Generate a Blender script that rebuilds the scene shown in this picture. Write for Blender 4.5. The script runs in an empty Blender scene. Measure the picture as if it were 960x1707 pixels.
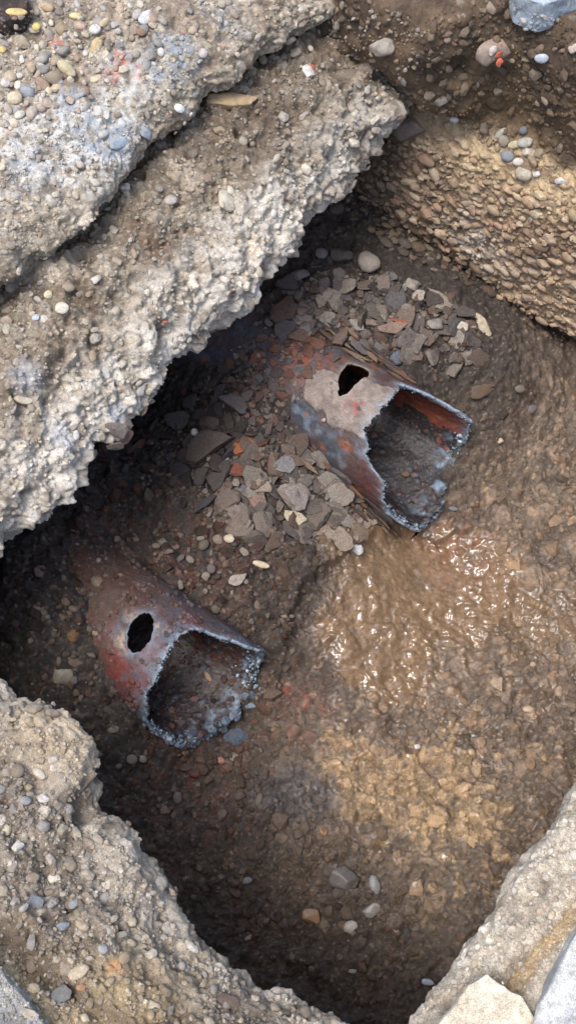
import bpy, bmesh, math, random
import numpy as np
from mathutils import Matrix, Vector

# ------------------------------------------------------------------ camera, sky, sun, exposure
SC = bpy.context.scene
COL = SC.collection
F, TILT, H = 2010.0, math.radians(28), 2.8          # focal length in photo pixels, tilt from nadir, height
PW, PH = 960, 1707
cam = bpy.data.cameras.new("camera"); cam_o = bpy.data.objects.new("camera", cam); COL.objects.link(cam_o)
cam_o.location = (0, 0, H); cam_o.rotation_euler = (TILT, 0, 0)
cam.sensor_fit = 'VERTICAL'; cam.sensor_height = 24.0; cam.lens = 24.0 * F / PH
cam.clip_start = 0.05; cam.clip_end = 300
SC.camera = cam_o

SUN_EL, SUN_AZ = math.radians(71), math.radians(226)   # azimuth measured from +Y towards +X
w = bpy.data.worlds.new("World"); SC.world = w; w.use_nodes = True
nt = w.node_tree; bg = nt.nodes["Background"]
sky = nt.nodes.new("ShaderNodeTexSky"); sky.sky_type = 'NISHITA'; sky.sun_disc = False
sky.sun_elevation = SUN_EL; sky.sun_rotation = SUN_AZ
sky.air_density = 1.0; sky.dust_density = 3.0; sky.ozone_density = 1.0
nt.links.new(sky.outputs[0], bg.inputs[0]); bg.inputs[1].default_value = 0.15
sun = bpy.data.lights.new("sun", 'SUN'); sun_o = bpy.data.objects.new("sun", sun); COL.objects.link(sun_o)
sun.energy = 1.45; sun.angle = math.radians(22); sun.color = (1.0, 0.985, 0.965)
sd = Vector((math.sin(SUN_AZ) * math.cos(SUN_EL), math.cos(SUN_AZ) * math.cos(SUN_EL), math.sin(SUN_EL)))
sun_o.rotation_euler = sd.to_track_quat('Z', 'Y').to_euler(); sun_o.location = sd * 20
SC.view_settings.view_transform = 'Standard'; SC.view_settings.look = 'None'
SC.view_settings.exposure = 0.8; SC.view_settings.gamma = 1
SC.render.engine = 'CYCLES'
SC.cycles.max_bounces = 5; SC.cycles.diffuse_bounces = 3; SC.cycles.glossy_bounces = 2

# ------------------------------------------------------------------ maths helpers
f32 = np.float32
E1, E2 = np.array([.6, .8, 0]), np.array([.8, -.6, 0])   # along the trench wall (a), across the trench (b)
CT, ST = math.cos(TILT), math.sin(TILT)
CAM = np.array([0, 0, H])
RIGHT = np.array([1., 0, 0]); UPV = np.array([0, CT, ST]); FWD = np.array([0, ST, -CT])
rng = np.random.default_rng(7)

def W(a, b, z): return np.stack([.6*np.asarray(a)+.8*np.asarray(b), .8*np.asarray(a)-.6*np.asarray(b), np.asarray(z)+0*np.asarray(a)], -1)
def AB(p): return .6*p[..., 0]+.8*p[..., 1], .8*p[..., 0]-.6*p[..., 1]
def ray(px, py):
    dx, dy = (px-480)/F, (853.5-py)/F
    return np.array([dx, dy*CT+ST, dy*ST-CT])
def at(px, py, z):
    d = ray(px, py); return CAM + d*((z-H)/d[2])
def ab_at(px, py, z):
    p = at(px, py, z); return AB(p)
def project(p):
    q = p - CAM; d = q@FWD
    return 480+F*(q@RIGHT)/d, 853.5-F*(q@UPV)/d, d
def sm(x, a, b):
    t = np.clip((x-a)/(b-a), 0, 1); return t*t*(3-2*t)
def lin(*c):
    c = np.asarray(c, float).reshape(-1, 3)/255; c = np.where(c <= .04045, c/12.92, ((c+.055)/1.055)**2.4); g_ = c@np.array([.25, .65, .1]); c = g_[:, None]+(c-g_[:, None])*.93
    return c[0] if len(c) == 1 else c
def mix(a, b, t):
    t = np.asarray(t)[..., None]; return a*(1-t)+b*t

def hsh(x, y, z, seed):
    h = (x.astype(np.uint32)*np.uint32(0x8da6b343)) ^ (y.astype(np.uint32)*np.uint32(0xd8163841)) ^ (z.astype(np.uint32)*np.uint32(0xcb1ab31f)) ^ np.uint32((seed*0x9e3779b1) & 0xffffffff)
    h ^= h >> np.uint32(13); h *= np.uint32(0x5bd1e995); h ^= h >> np.uint32(15); h *= np.uint32(0x2c1b3c6d); h ^= h >> np.uint32(12)
    return h
def nxt(h):
    h = h*np.uint32(1664525)+np.uint32(1013904223); h ^= h >> np.uint32(16); h = h*np.uint32(0x7feb352d); h ^= h >> np.uint32(15)
    return h
U = f32(1/4294967296.0)
def perlin(p, scale, seed=0):
    q = (p/scale).astype(f32); i = np.floor(q); fr = q-i; i = i.astype(np.int32)
    u = fr*fr*fr*(fr*(fr*6-15)+10)
    out = np.zeros(len(q), f32)
    for dx in (0, 1):
        wx = u[:, 0] if dx else 1-u[:, 0]
        for dy in (0, 1):
            wy = u[:, 1] if dy else 1-u[:, 1]
            for dz in (0, 1):
                wz = u[:, 2] if dz else 1-u[:, 2]
                h = hsh(i[:, 0]+dx, i[:, 1]+dy, i[:, 2]+dz, seed)
                gx = (h & np.uint32(1023)).astype(f32)/511.5-1; gy = ((h >> np.uint32(10)) & np.uint32(1023)).astype(f32)/511.5-1
                gz = ((h >> np.uint32(20)) & np.uint32(1023)).astype(f32)/511.5-1
                out += wx*wy*wz*(gx*(fr[:, 0]-dx)+gy*(fr[:, 1]-dy)+gz*(fr[:, 2]-dz))
    return out*1.3
def fbm(p, scale, octs=4, seed=0, gain=.5):
    o = np.zeros(len(p), f32); a = 1.0; t = 0
    for k in range(octs):
        o += a*perlin(p, scale/2**k, seed+k*17); t += a; a *= gain
    return o/t*1.4
def ridged(p, scale, octs=3, seed=0):
    o = np.zeros(len(p), f32); a = 1.0; t = 0
    for k in range(octs):
        o += a*np.abs(perlin(p, scale/2**k, seed+k*13)); t += a; a *= .5
    return o/t*2
def stones(p, cell, prob, seed, rmin=.28, rmax=.5, flat=2.0):
    """union of embedded ellipsoids, one at most per cell: height (m) and a random id per stone"""
    q = (p/cell).astype(f32); base = np.floor(q-f32(.5)).astype(np.int32)
    best = np.zeros(len(q), f32); bid = np.zeros(len(q), f32)
    for dx in (0, 1):
        for dy in (0, 1):
            for dz in (0, 1):
                c = base+np.array([dx, dy, dz], np.int32)
                h = hsh(c[:, 0], c[:, 1], c[:, 2], seed); ident = h.astype(f32)*U
                h1 = nxt(h); ox = h1.astype(f32)*U; h2 = nxt(h1); oy = h2.astype(f32)*U; h3 = nxt(h2); oz = h3.astype(f32)*U
                h4 = nxt(h3); r = rmin+(rmax-rmin)*h4.astype(f32)*U; h5 = nxt(h4); pres = h5.astype(f32)*U < prob
                h6 = nxt(h5); th = h6.astype(f32)*U*f32(6.2832); h7 = nxt(h6); ph = h7.astype(f32)*U*f32(6.2832)
                d = q-c-np.stack([ox, oy, oz], -1)
                dn = d[:, 0]*np.cos(th)*np.cos(ph)+d[:, 1]*np.sin(th)*np.cos(ph)+d[:, 2]*np.sin(ph)
                v = r*r-(d*d).sum(1)-flat*dn*dn
                v = np.where(pres & (v > 0), np.sqrt(np.maximum(v, 0)), 0)
                up = v > best; best = np.where(up, v, best); bid = np.where(up, ident, bid)
    return best*f32(cell), bid
def pick(pal, ident):
    pal = np.asarray(pal); k = (ident*len(pal)*7.13) % len(pal); i = k.astype(int)
    return pal[i]*(.75+.5*((ident*91.7) % 1))[:, None]

# ------------------------------------------------------------------ materials
def noise_node(nt, scale, detail=4, rough=.6, co=None, dist=0):
    n = nt.nodes.new("ShaderNodeTexNoise"); n.inputs["Scale"].default_value = scale; n.inputs["Detail"].default_value = detail
    n.inputs["Roughness"].default_value = rough; n.inputs["Distortion"].default_value = dist
    if co: nt.links.new(co, n.inputs["Vector"])
    return n
def ramp(nt, src, lo, hi, a=0., b=1.):
    m = nt.nodes.new("ShaderNodeMapRange"); nt.links.new(src, m.inputs[0])
    for i, v in enumerate((lo, hi, a, b)): m.inputs[i+1].default_value = v
    return m.outputs[0]
def mul(nt, col, fac):
    m = nt.nodes.new("ShaderNodeVectorMath"); m.operation = 'SCALE'; nt.links.new(col, m.inputs[0]); nt.links.new(fac, m.inputs["Scale"]); return m.outputs[0]
def earth_mat(name, grain=420, grain_lo=.62, grain_hi=1.4, bump=.5, bscale=300, spec=.3, obj_col=False, metal=0., rmul=1., obj_rough=.85, bdist=.004):
    """base colour from the painted 'Col' attribute (or the object's own colour), broken by two scales of procedural grain"""
    m = bpy.data.materials.new(name); m.use_nodes = True; nt = m.node_tree; b = nt.nodes["Principled BSDF"]
    co = nt.nodes.new("ShaderNodeTexCoord").outputs["Object"]
    if obj_col:
        oi = nt.nodes.new("ShaderNodeObjectInfo"); base = oi.outputs["Color"]
        geo = nt.nodes.new("ShaderNodeNewGeometry"); co = geo.outputs["Position"]
        b.inputs["Roughness"].default_value = obj_rough
    else:
        at_ = nt.nodes.new("ShaderNodeAttribute"); at_.attribute_name = "Col"; base = at_.outputs["Color"]
        wt = nt.nodes.new("ShaderNodeAttribute"); wt.attribute_name = "Rough"
        r0 = noise_node(nt, 90, 3, .6, co)
        ad = nt.nodes.new("ShaderNodeMath"); ad.operation = 'MULTIPLY'; nt.links.new(wt.outputs["Fac"], ad.inputs[0])
        nt.links.new(ramp(nt, r0.outputs[0], .3, .7, .75*rmul, 1.25*rmul), ad.inputs[1]); ad.use_clamp = True
        nt.links.new(ad.outputs[0], b.inputs["Roughness"])
    n1 = noise_node(nt, grain, 3, .7, co); n2 = noise_node(nt, grain*.2, 4, .6, co)
    c = mul(nt, base, ramp(nt, n1.outputs[0], .3, .7, grain_lo, grain_hi)); c = mul(nt, c, ramp(nt, n2.outputs[0], .3, .7, .8, 1.2))
    nt.links.new(c, b.inputs["Base Color"])
    b.inputs["Specular IOR Level"].default_value = spec; b.inputs["Metallic"].default_value = metal
    nb = noise_node(nt, bscale, 5, .7, co); bp = nt.nodes.new("ShaderNodeBump"); bp.inputs["Strength"].default_value = bump; bp.inputs["Distance"].default_value = bdist
    if not obj_col: nt.links.new(ramp(nt, wt.outputs['Fac'], .1, .8, bump*.12, bump), bp.inputs['Strength'])     # wet film lies smooth
    nt.links.new(nb.outputs[0], bp.inputs["Height"]); nt.links.new(bp.outputs[0], b.inputs["Normal"])
    return m
M_GRAVEL = earth_mat("gravelly_earth", grain=520, grain_lo=.5, grain_hi=1.5)
M_SOIL = earth_mat("dark_soil", grain=480, spec=.25)
M_WALL = earth_mat("conglomerate", grain=500, grain_lo=.6, grain_hi=1.35)
M_MUD = earth_mat("wet_mud", grain=620, grain_lo=.5, grain_hi=1.5, bump=.55, bscale=320, spec=.85)
M_PIPE = earth_mat("rusted_iron", grain=420, grain_lo=.55, grain_hi=1.45, bump=.45, bscale=260, spec=.45)
M_CRUST = earth_mat("blue_slag", grain=380, grain_lo=.45, grain_hi=1.6, bump=.6, bscale=240, spec=.8, rmul=1)
M_STONE = earth_mat("stone", grain=420, grain_lo=.75, grain_hi=1.2, bump=.25, obj_col=True, obj_rough=.75)
M_FLAKE = earth_mat("rust_flake", grain=300, grain_lo=.55, grain_hi=1.4, bump=.6, bscale=180, obj_col=True, obj_rough=.7)
def blotch(m, colr, scale, lo, hi, amt):
    nt = m.node_tree; b = nt.nodes["Principled BSDF"]; src = b.inputs["Base Color"].links[0].from_socket
    geo = nt.nodes.new("ShaderNodeNewGeometry"); n = noise_node(nt, scale, 5, .65, geo.outputs["Position"]); mx = nt.nodes.new("ShaderNodeMix"); mx.data_type = 'RGBA'
    nt.links.new(ramp(nt, n.outputs[0], lo, hi, 0, amt), mx.inputs[0]); nt.links.new(src, mx.inputs[6]); mx.inputs[7].default_value = (*colr, 1); nt.links.new(mx.outputs[2], b.inputs["Base Color"])
blotch(M_FLAKE, lin(120, 78, 54), 26, .56, .72, .4); blotch(M_FLAKE, lin(52, 46, 46), 60, .52, .66, .55); blotch(M_STONE, lin(112, 94, 76), 70, .48, .7, .5)
M_WETSTONE = earth_mat("wet_stone", grain=420, grain_lo=.7, grain_hi=1.25, bump=.25, obj_col=True, obj_rough=.3, spec=.5)

# ------------------------------------------------------------------ object helpers
def link(o, parent=None):
    COL.objects.link(o)
    if parent: o.parent = parent
    return o
def tag(o, label=None, cat=None, group=None, kind=None):
    for k, v in (("label", label), ("category", cat), ("group", group), ("kind", kind)):
        if v: o[k] = v
    return o
def mesh_np(name, V, Fc, mat, col=None, rough=None, smooth=True, parent=None):
    """V (n,3), Fc (m,k) with k 3 or 4 and -1 padding not used"""
    me = bpy.data.meshes.new(name); V = np.ascontiguousarray(V, f32); Fc = np.ascontiguousarray(Fc, np.int32)
    me.vertices.add(len(V)); me.vertices.foreach_set("co", V.ravel())
    k = Fc.shape[1]; me.loops.add(Fc.size); me.loops.foreach_set("vertex_index", Fc.ravel())
    me.polygons.add(len(Fc)); me.polygons.foreach_set("loop_start", np.arange(0, Fc.size, k, dtype=np.int32))
    me.polygons.foreach_set("use_smooth", np.full(len(Fc), smooth))
    me.update(calc_edges=True)
    if col is not None:
        a = me.attributes.new("Col", 'FLOAT_COLOR', 'POINT'); c = np.ones((len(V), 4), f32); c[:, :3] = np.clip(col, 0.003, .95); a.data.foreach_set("color", c.ravel())
        a = me.attributes.new("Rough", 'FLOAT', 'POINT'); r = np.full(len(V), .9, f32) if rough is None else np.broadcast_to(np.asarray(rough, f32), (len(V),)).copy(); a.data.foreach_set("value", r)
    if mat: me.materials.append(mat)
    return link(bpy.data.objects.new(name, me), parent)
def grid_faces(n, m, flip=False):
    i = np.arange(n*m).reshape(n, m); a, b, c, d = i[:-1, :-1].ravel(), i[1:, :-1].ravel(), i[1:, 1:].ravel(), i[:-1, 1:].ravel()
    return np.stack([a, d, c, b] if flip else [a, b, c, d], -1)
def crom(P, t):
    """Catmull-Rom along axis 0 at parameters t"""
    n = len(P); E = np.concatenate([[2*P[0]-P[1]], P, [2*P[-1]-P[-2]]]); i = np.clip(np.floor(t).astype(int), 0, n-2); u = (t-i).reshape((-1,)+(1,)*(P.ndim-1))
    p0, p1, p2, p3 = E[i], E[i+1], E[i+2], E[i+3]
    return .5*(2*p1+(p2-p0)*u+(2*p0-5*p1+4*p2-p3)*u*u+(3*p1-p0-3*p2+p3)*u**3)
def dense(P, step, clampn=2000):
    for ax in (0, 1):
        P = np.moveaxis(P, ax, 0); t = np.linspace(0, len(P)-1, 40*(len(P)-1)+1); Q = crom(P, t)
        L = np.concatenate([[0], np.cumsum(np.linalg.norm(np.diff(Q, axis=0), axis=-1).mean(axis=1))])
        n = min(clampn, max(4, int(L[-1]/step))); P = np.moveaxis(crom(P, np.interp(np.linspace(0, L[-1], n), L, t)), 0, ax)
    return P
def normals(G, flip):
    du = np.gradient(G, axis=0); dv = np.gradient(G, axis=1); n = np.cross(du, dv); n /= np.linalg.norm(n, axis=-1, keepdims=True)+1e-12
    return -n if flip else n

ZB = []          # (points, base normals) of every surface, for standing things on them
class Surf:
    def __init__(s, G, flip=False):
        s.n, s.m = G.shape[:2]; s.G = G.reshape(-1, 3).astype(f32); s.N = normals(G, flip).reshape(-1, 3).astype(f32); s.flip = flip
        s.P = s.G.copy(); s.px, s.py, s.d = project(s.G); s.a, s.b = AB(s.G); s.z = s.G[:, 2]
    def push(s, h): s.P = s.P+s.N*np.asarray(h)[:, None]; return s
    def blob(s, px, py, r, soft=.5, wob=.35, seed=1, ex=1., ang=0.):
        """mask round the surface point seen at a photo pixel, radius r photo pixels, in world space with a ragged edge"""
        dd = (s.px-px)**2+(s.py-py)**2; k = int(np.argmin(np.where(dd < dd.min()+12, s.d, 1e9))); c = s.G[k]; R = r*s.d[k]/F
        q = s.G-c
        if ex != 1:
            ux = math.cos(ang)*RIGHT-math.sin(ang)*UPV; ux = ux-(ux@s.N[k])*s.N[k]; ux /= np.linalg.norm(ux)
            t = q@ux; q = q-np.outer(t*(1-1/ex), ux)
        D = np.linalg.norm(q, axis=1)/R
        if wob: D = D*(1+wob*s.nz(R*.7, seed))
        return 1-sm(D, 1-soft, 1+soft)
    def nz(s, scale, seed=0, octs=3):
        key = (round(float(scale), 4), seed, octs); s.__dict__.setdefault('cache', {})
        if key not in s.cache: s.cache[key] = fbm(s.G, scale, octs, seed)
        return s.cache[key]
    def build(s, name, mat, col, rough=None, gone=None):
        Fq = grid_faces(s.n, s.m, s.flip)
        if gone is not None:
            Fq = Fq[~gone[Fq].all(1)]; use = np.zeros(len(s.P), bool); use[Fq.ravel()] = True; new = np.cumsum(use)-1
            ZB.append((s.P[use], s.N[use], col[use])); return mesh_np(name, s.P[use], new[Fq], mat, col[use], rough[use])
        ZB.append((s.P, s.N, col)); return mesh_np(name, s.P, Fq, mat, col, rough)

def trace(pts, z):
    """traced edge -> a, b arrays, sorted along a"""
    r = np.array([ab_at(x, y, z) for x, y in pts]); return r[np.argsort(r[:, 0])]

PEB = np.array([lin(156, 144, 126), lin(130, 120, 108), lin(182, 168, 142), lin(148, 130, 108), lin(128, 128, 126), lin(200, 192, 178), lin(136, 114, 96), lin(166, 156, 146), lin(108, 98, 88), lin(188, 172, 136), lin(150, 114, 96), lin(146, 148, 148)])

def gravelly(s, base, dark, pale, seed, big=.03, amp=1.0, dust=.5, palew=.5, prob=.8, big_prob=.5, lump=.012, warp=.006):
    """cemented gravel: lumps, stones of three sizes in a gritty matrix. Returns the painted colour."""
    p = s.G + np.stack([perlin(s.G, .03, seed+1), perlin(s.G, .03, seed+2), perlin(s.G, .03, seed+3)], -1)*f32(warp)
    L = fbm(s.G, .14, 3, seed)*lump*1.6+fbm(s.G, .05, 3, seed+5)*lump*.9-np.maximum(fbm(s.G, .035, 3, seed+6)-.12, 0)*lump*2.2+(.3-ridged(p, .07, 4, seed+7))*lump*1.5+(.3-ridged(p, .024, 2, seed+8))*lump*.5
    h1, i1 = stones(p, big, big_prob, seed+11); h2, i2 = stones(p, big*.48, prob, seed+12); h3, i3 = stones(p, big*.24, .9, seed+13)
    h4, i4 = stones(p*f32(1), big*1.9, .22, seed+14)
    g = perlin(s.G, .006, seed+21)*.0014+perlin(s.G, .013, seed+22)*.0026
    calm = .3+.7*sm(s.nz(.07, seed+41), -.35, .25)
    hs = np.maximum(np.maximum(h1*.55, h2*.62), np.maximum(h3*.7, h4*.42))
    crag = fbm(p*np.array([1, 1, 1.4], f32), .075, 5, seed+9, .48)
    s.push(L+np.maximum(crag, -.25)*lump*1.5+hs*amp*calm+g*amp)
    patch_ = sm(s.nz(.09, seed+31), -.5, .5); c = mix(np.broadcast_to(base, s.G.shape), pale, patch_*palew)
    c = mix(c, dark, sm(s.nz(.06, seed+32), .05, .6)*.6)
    c = c*(1+.35*s.nz(.012, seed+33, 2))[:, None]
    top = np.where(h4*.42 >= hs-1e-6, i4, np.where(h1*.55 >= hs-1e-6, i1, np.where(h2*.62 >= hs-1e-6, i2, i3)))
    m = sm(hs, .0006, .002)*(.25+.75*calm)
    sc = pick(PEB, top)
    mat_ = mix(c, dark, .12+.38*sm(s.nz(.02, seed+36, 2), -.4, .4))          # gritty fines between the stones are darker
    c = mix(mat_, mix(sc, c*1.2, np.clip(dust*(.6+.7*((top*37.7) % 1)), 0, 1)), m)
    crev = 1-sm(hs, .0, .0012)
    s.hs = hs; s.top = top
    return mix(c, dark, crev*.3)

# ------------------------------------------------------------------ pit floor
def tps(pts, q):
    pts = np.array(pts, float); X = pts[:, :2]; n = len(X)
    def k(r2): return np.where(r2 > 1e-12, .5*r2*np.log(np.maximum(r2, 1e-12)), 0)
    K = k(((X[:, None]-X[None])**2).sum(-1))+1e-4*np.eye(n); Pm = np.c_[np.ones(n), X]
    A = np.block([[K, Pm], [Pm.T, np.zeros((3, 3))]]); sol = np.linalg.solve(A, np.r_[pts[:, 2], 0, 0, 0])
    out = np.empty(len(q))
    for i in range(0, len(q), 50000):
        c = q[i:i+50000]; out[i:i+50000] = k(((c[:, None]-X[None])**2).sum(-1))@sol[:n]+sol[n]+c@sol[n+1:]
    return out
FLOOR = [(.2, -1.5, .3), (.6, -1.5, .34), (1.0, -1.5, .34), (1.5, -1.5, .36), (2.0, -1.5, .36), (.3, -1.1, .23), (.28, -.85, .16), (.3, -.6, .04),
         (.44, -1.0, .31), (.40, -.8, .2), (.44, -.72, .13), (.52, -1.15, .37), (.62, -1.2, .36), (.7, -1.35, .34), (.84, -1.05, .24), (.84, -.8, .2), (.84, -.62, .1), (1.02, -1.0, .27), (1.02, -1.25, .22), (1.1, -1.4, .16), (.2, -1.2, .16), (.36, -1.3, .2), (1.05, -.78, .2), (1.1, -.6, .11), (1.2, -.75, .17),
         (1.42, -1.25, .34), (1.2, -1.1, .3), (1.24, -.9, .26), (1.62, -1.0, .37), (1.62, -.8, .32), (1.64, -.66, .23), (1.85, -1.0, .32), (1.85, -.75, .27), (1.74, -.68, .3), (1.74, -.57, .2), (1.9, -.5, .12), (1.72, -.52, .12),
         (.64, -.57, .045), (.64, -.64, .04), (.46, -.6, .05), (1.42, -.48, .0), (1.34, -.55, .0), (1.2, -.5, .02), (1.0, -.36, .01), (1.4, -.3, -.02), (1.8, -.3, .02), (1.8, .1, .02), (1.2, 0, -.02), (.9, 0, -.03),
         (.6, -.3, 0), (.3, -.4, -.04), (.4, -.1, -.12), (.25, .05, -.16), (.2, -.25, -.12), (.6, .1, -.08)]
P1 = dict(ac=.635, zc=.185, r=.148, t=.014)
P2 = dict(ac=1.417, zc=.2, r=.158, t=.014)
def cyl_hit(px, py, P, far=False):
    d = ray(px, py); da, db = AB(d); dz = d[2]; r = P['r']-(P['t'] if far else 0)
    oa, oz = -P['ac'], H-P['zc']
    A = da*da+dz*dz; B = oa*da+oz*dz; C = oa*oa+oz*oz-r*r; D = B*B-A*C
    t = (-B+(1 if far else -1)*math.sqrt(max(D, 0)))/A
    return math.atan2(oa+da*t, oz+dz*t), db*t
# broken edge of each pipe: (angle from the top, position along the pipe), measured from the photo
CUT1 = [(.2, -.793), (.46, -.784), (.59, -.738), (.72, -.70), (.83, -.67), (.97, -.646), (1.5, -.655), (2.04, -.667), (2.47, -.656), (2.89, -.653),
        (-.06, -.79), (-.25, -.784), (-.53, -.776), (-.75, -.777), (-.98, -.774), (-1.26, -.762), (-1.5, -.755), (-1.8, -.73), (-2.05, -.69), (-2.59, -.667), (-3.03, -.659)]
CUT2 = [(.24, -.769), (.5, -.776), (.6, -.762), (.72, -.735), (.88, -.69), (1.02, -.64), (1.25, -.6), (1.97, -.612), (2.44, -.604), (2.94, -.582),
        (-.04, -.764), (-.19, -.77), (-.43, -.774), (-.54, -.775), (-.72, -.75), (-.85, -.744), (-.93, -.72), (-1.04, -.69), (-1.12, -.664), (-1.5, -.655), (-1.75, -.65), (-2.02, -.6), (-2.3, -.57), (-2.51, -.566), (-2.96, -.566)]
for P, cut in ((P1, CUT1), (P2, CUT2)):
    T = np.array(sorted(cut))
    P['cut'] = (np.r_[T[:, 0]-2*math.pi, T[:, 0], T[:, 0]+2*math.pi], np.r_[T[:, 1], T[:, 1], T[:, 1]])
def bcut(P, th): return np.interp(th, *P['cut'])

ga, gb = np.arange(.1, 2.12, .0027), np.arange(-1.52, .17, .0027)
A_, B_ = np.meshgrid(ga, gb, indexing='ij')
zf = tps(FLOOR, np.c_[A_.ravel(), B_.ravel()]).reshape(A_.shape)
def poly_signed(pts, z, a, b):
    """distance to a polyline traced at height z, signed by the side it is on"""
    ab = np.array([ab_at(x, y, z) for x, y in pts]); best = np.full(a.shape, 1e9); sg = np.ones(a.shape)
    for (a0, b0), (a1, b1) in zip(ab[:-1], ab[1:]):
        u = np.array([a1-a0, b1-b0]); L2 = u@u; t = np.clip(((a-a0)*u[0]+(b-b0)*u[1])/L2, 0, 1)
        d = np.hypot(a-a0-t*u[0], b-b0-t*u[1]); cr = u[0]*(b-b0)-u[1]*(a-a0); up = d < best
        best = np.where(up, d, best); sg = np.where(up, np.sign(cr), sg)
    return best*sg
Gf = W(A_, B_, zf); S = Surf(Gf, flip=True)
n0 = fbm(S.G, .05, 3, 3)
d1 = poly_signed([(480, 1100), (505, 1020), (540, 985), (570, 958), (600, 934), (640, 912), (700, 900), (760, 885)], .03, S.a, S.b)+n0*.022
d2 = poly_signed([(835, 880), (838, 940), (835, 1000), (815, 1060), (805, 1120), (800, 1160)], .02, S.a, S.b)+n0*.01
step1 = sm(-d1, -.004, .007)*np.exp(-np.maximum(-d1, 0)/.12)*(S.blob(640, 990, 230, .35, 0)); step2 = sm(-d2, -.01, .012)*np.exp(-np.maximum(-d2, 0)/.08)*S.blob(850, 1020, 170, .35, 0)
if (step1*(S.py < 900)).sum() < (step1*(S.py > 960)).sum():   # the high side is away from the puddle
    step1 = sm(d1, -.004, .007)*np.exp(-np.maximum(d1, 0)/.12)*(S.blob(640, 990, 230, .35, 0))
if (step2*(S.px > 850)).sum() < (step2*(S.px < 800)).sum():
    step2 = sm(d2, -.01, .012)*np.exp(-np.maximum(d2, 0)/.08)*S.blob(850, 1020, 170, .35, 0)
wetA = np.clip(S.blob(690, 975, 125, .4, .4, 5, 1.3, .1)+S.blob(600, 1060, 70, .5, .4, 7)+S.blob(660, 1120, 60, .5, .4, 6)+.8*S.blob(810, 960, 60, .5, .4, 4)+.5*S.blob(930, 1040, 70, .6, .4, 3), 0, 1)
wetB = np.clip(S.blob(800, 1150, 330, .5, .3, 8)+.6*S.blob(700, 1350, 200, .5), 0, 1)
wetA = np.clip(wetA*(.75+.5*sm(S.nz(.05, 10), -.4, .3))+.75*sm(S.nz(.045, 11, 4)+.5*S.nz(.16, 12), .32, .55)*wetB, 0, 1)
mud = np.clip(np.maximum(wetA, sm(S.b+.08*S.nz(.2, 9), -.62, -.42)*sm(S.a, .35, .75)), 0, 1)
ochre = np.clip(1.0*S.blob(625, 1315, 70, .5, .5, 21, 1.4, .4)+.85*S.blob(740, 1300, 80, .6, .5, 22)+.55*S.blob(560, 1200, 60, .7, .6, 23)+.55*S.blob(800, 1430, 90, .7, .6, 24)+.6*S.blob(815, 830, 40, .7, .6, 25)+.5*S.blob(880, 1260, 100, .8, .7, 26)+.5*S.blob(700, 1090, 70, .7, .6, 27)+.4*S.blob(700, 1480, 70, .8), 0, 1)
redd = np.clip(.7*S.blob(500, 1180, 60, .6, .4, 31)+.6*S.blob(760, 900, 70, .6, .4, 32)+.7*S.blob(330, 1290, 80, .7, .5, 33)+.6*S.blob(500, 580, 100, .6, .4, 34)+.5*S.blob(320, 920, 120, .8, .5, 35)+.6*S.blob(150, 850, 60, .7, .4, 36)+.4*S.blob(610, 1240, 50, .7), 0, 1)
debris = np.clip(sm(-S.b+.05*n0, .5, .7), 0, 1)*(1-mud)
# relief
p = S.G+np.stack([perlin(S.G, .045, 41), perlin(S.G, .045, 42), perlin(S.G, .045, 43)], -1)*f32(.009)
clod1, ci1 = stones(p, .062, .75, 51, .3, .5, 1.2); clod2, ci2 = stones(p, .032, .92, 52, .33, .5, 1.0); clod3, ci3 = stones(p, .0145, .85, 53); clod4, ci4 = stones(S.G, .0075, .9, 54)
rdg = ridged(p, .045, 3, 61); fine = perlin(p, .011, 62); soft = fbm(p, .09, 3, 63)
pm = S.G+np.stack([perlin(S.G, .08, 44), perlin(S.G, .08, 45), perlin(S.G, .08, 46)], -1)*f32(.035)
lum = fbm(pm, .04, 4, 64, .55); wav = fbm(pm*np.array([1, 1.5, 1], f32), .045, 3, 65)
hd = np.maximum(np.maximum(clod1*.5, clod2*.75), np.maximum(clod3*.95, clod4*1.))
h_dry = soft*.026+hd*1.3+perlin(S.G, .007, 66)*.003+lum*.012+(.3-ridged(p, .06, 3, 68))*.014
h_mud = soft*.02+np.maximum(clod1*.55, clod2*.85)*(1-.6*wetA)+clod3*1.0*(1-.8*wetA)+clod4*.8*(1-wetA)+(.3-ridged(p, .07, 3, 69))*.016*(1-.6*wetA)*1.0+lum*.008*(1-.6*wetA)+fbm(p, .018, 3, 58)*.005*(1-.8*wetA)-np.maximum(rdg-.55, 0)*.012+fine*.002*(1-.6*wetA)+wav*.0095*wetA+perlin(S.G, .007, 67)*.0022*(1-.75*wetA)
hz = mix(h_dry[:, None], h_mud[:, None], mud)[:, 0]
film = np.clip(S.blob(700, 958, 52, .5, .5, 101, 1.6, .15)+S.blob(640, 1100, 26, .5, .5, 102)+S.blob(735, 965, 30, .5, .4, 103), 0, 1)
hz = hz*(1-.72*film)+film*(.004+wav*.0035)
S.P[:, 2] += hz+step1*.042*(1-S.blob(690, 880, 60, .4, 0))+step2*.022
# keep the earth out of the pipes
GONE = np.zeros(len(S.P), bool)
for P in (P1, P2):
    for dr in (0,):
        al, dz = S.a-P['ac'], S.P[:, 2]-P['zc']; th = np.arctan2(al, dz)
        inside = (np.hypot(al, dz) < P['r']-.002) & (S.b < bcut(P, th)-.008)
        below = (np.abs(al) < P['r']*.9) & (S.b < bcut(P, np.sign(al)*2.6)+.0)
        inside |= (np.abs(al) < P['r']-.004) & (S.b > -.82) & (S.b < bcut(P, np.sign(al)*(math.pi-np.arcsin(np.clip(np.abs(al)/P['r'], 0, 1))))-.014) & (S.b > bcut(P, th)-.02)
        GONE |= inside
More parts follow.
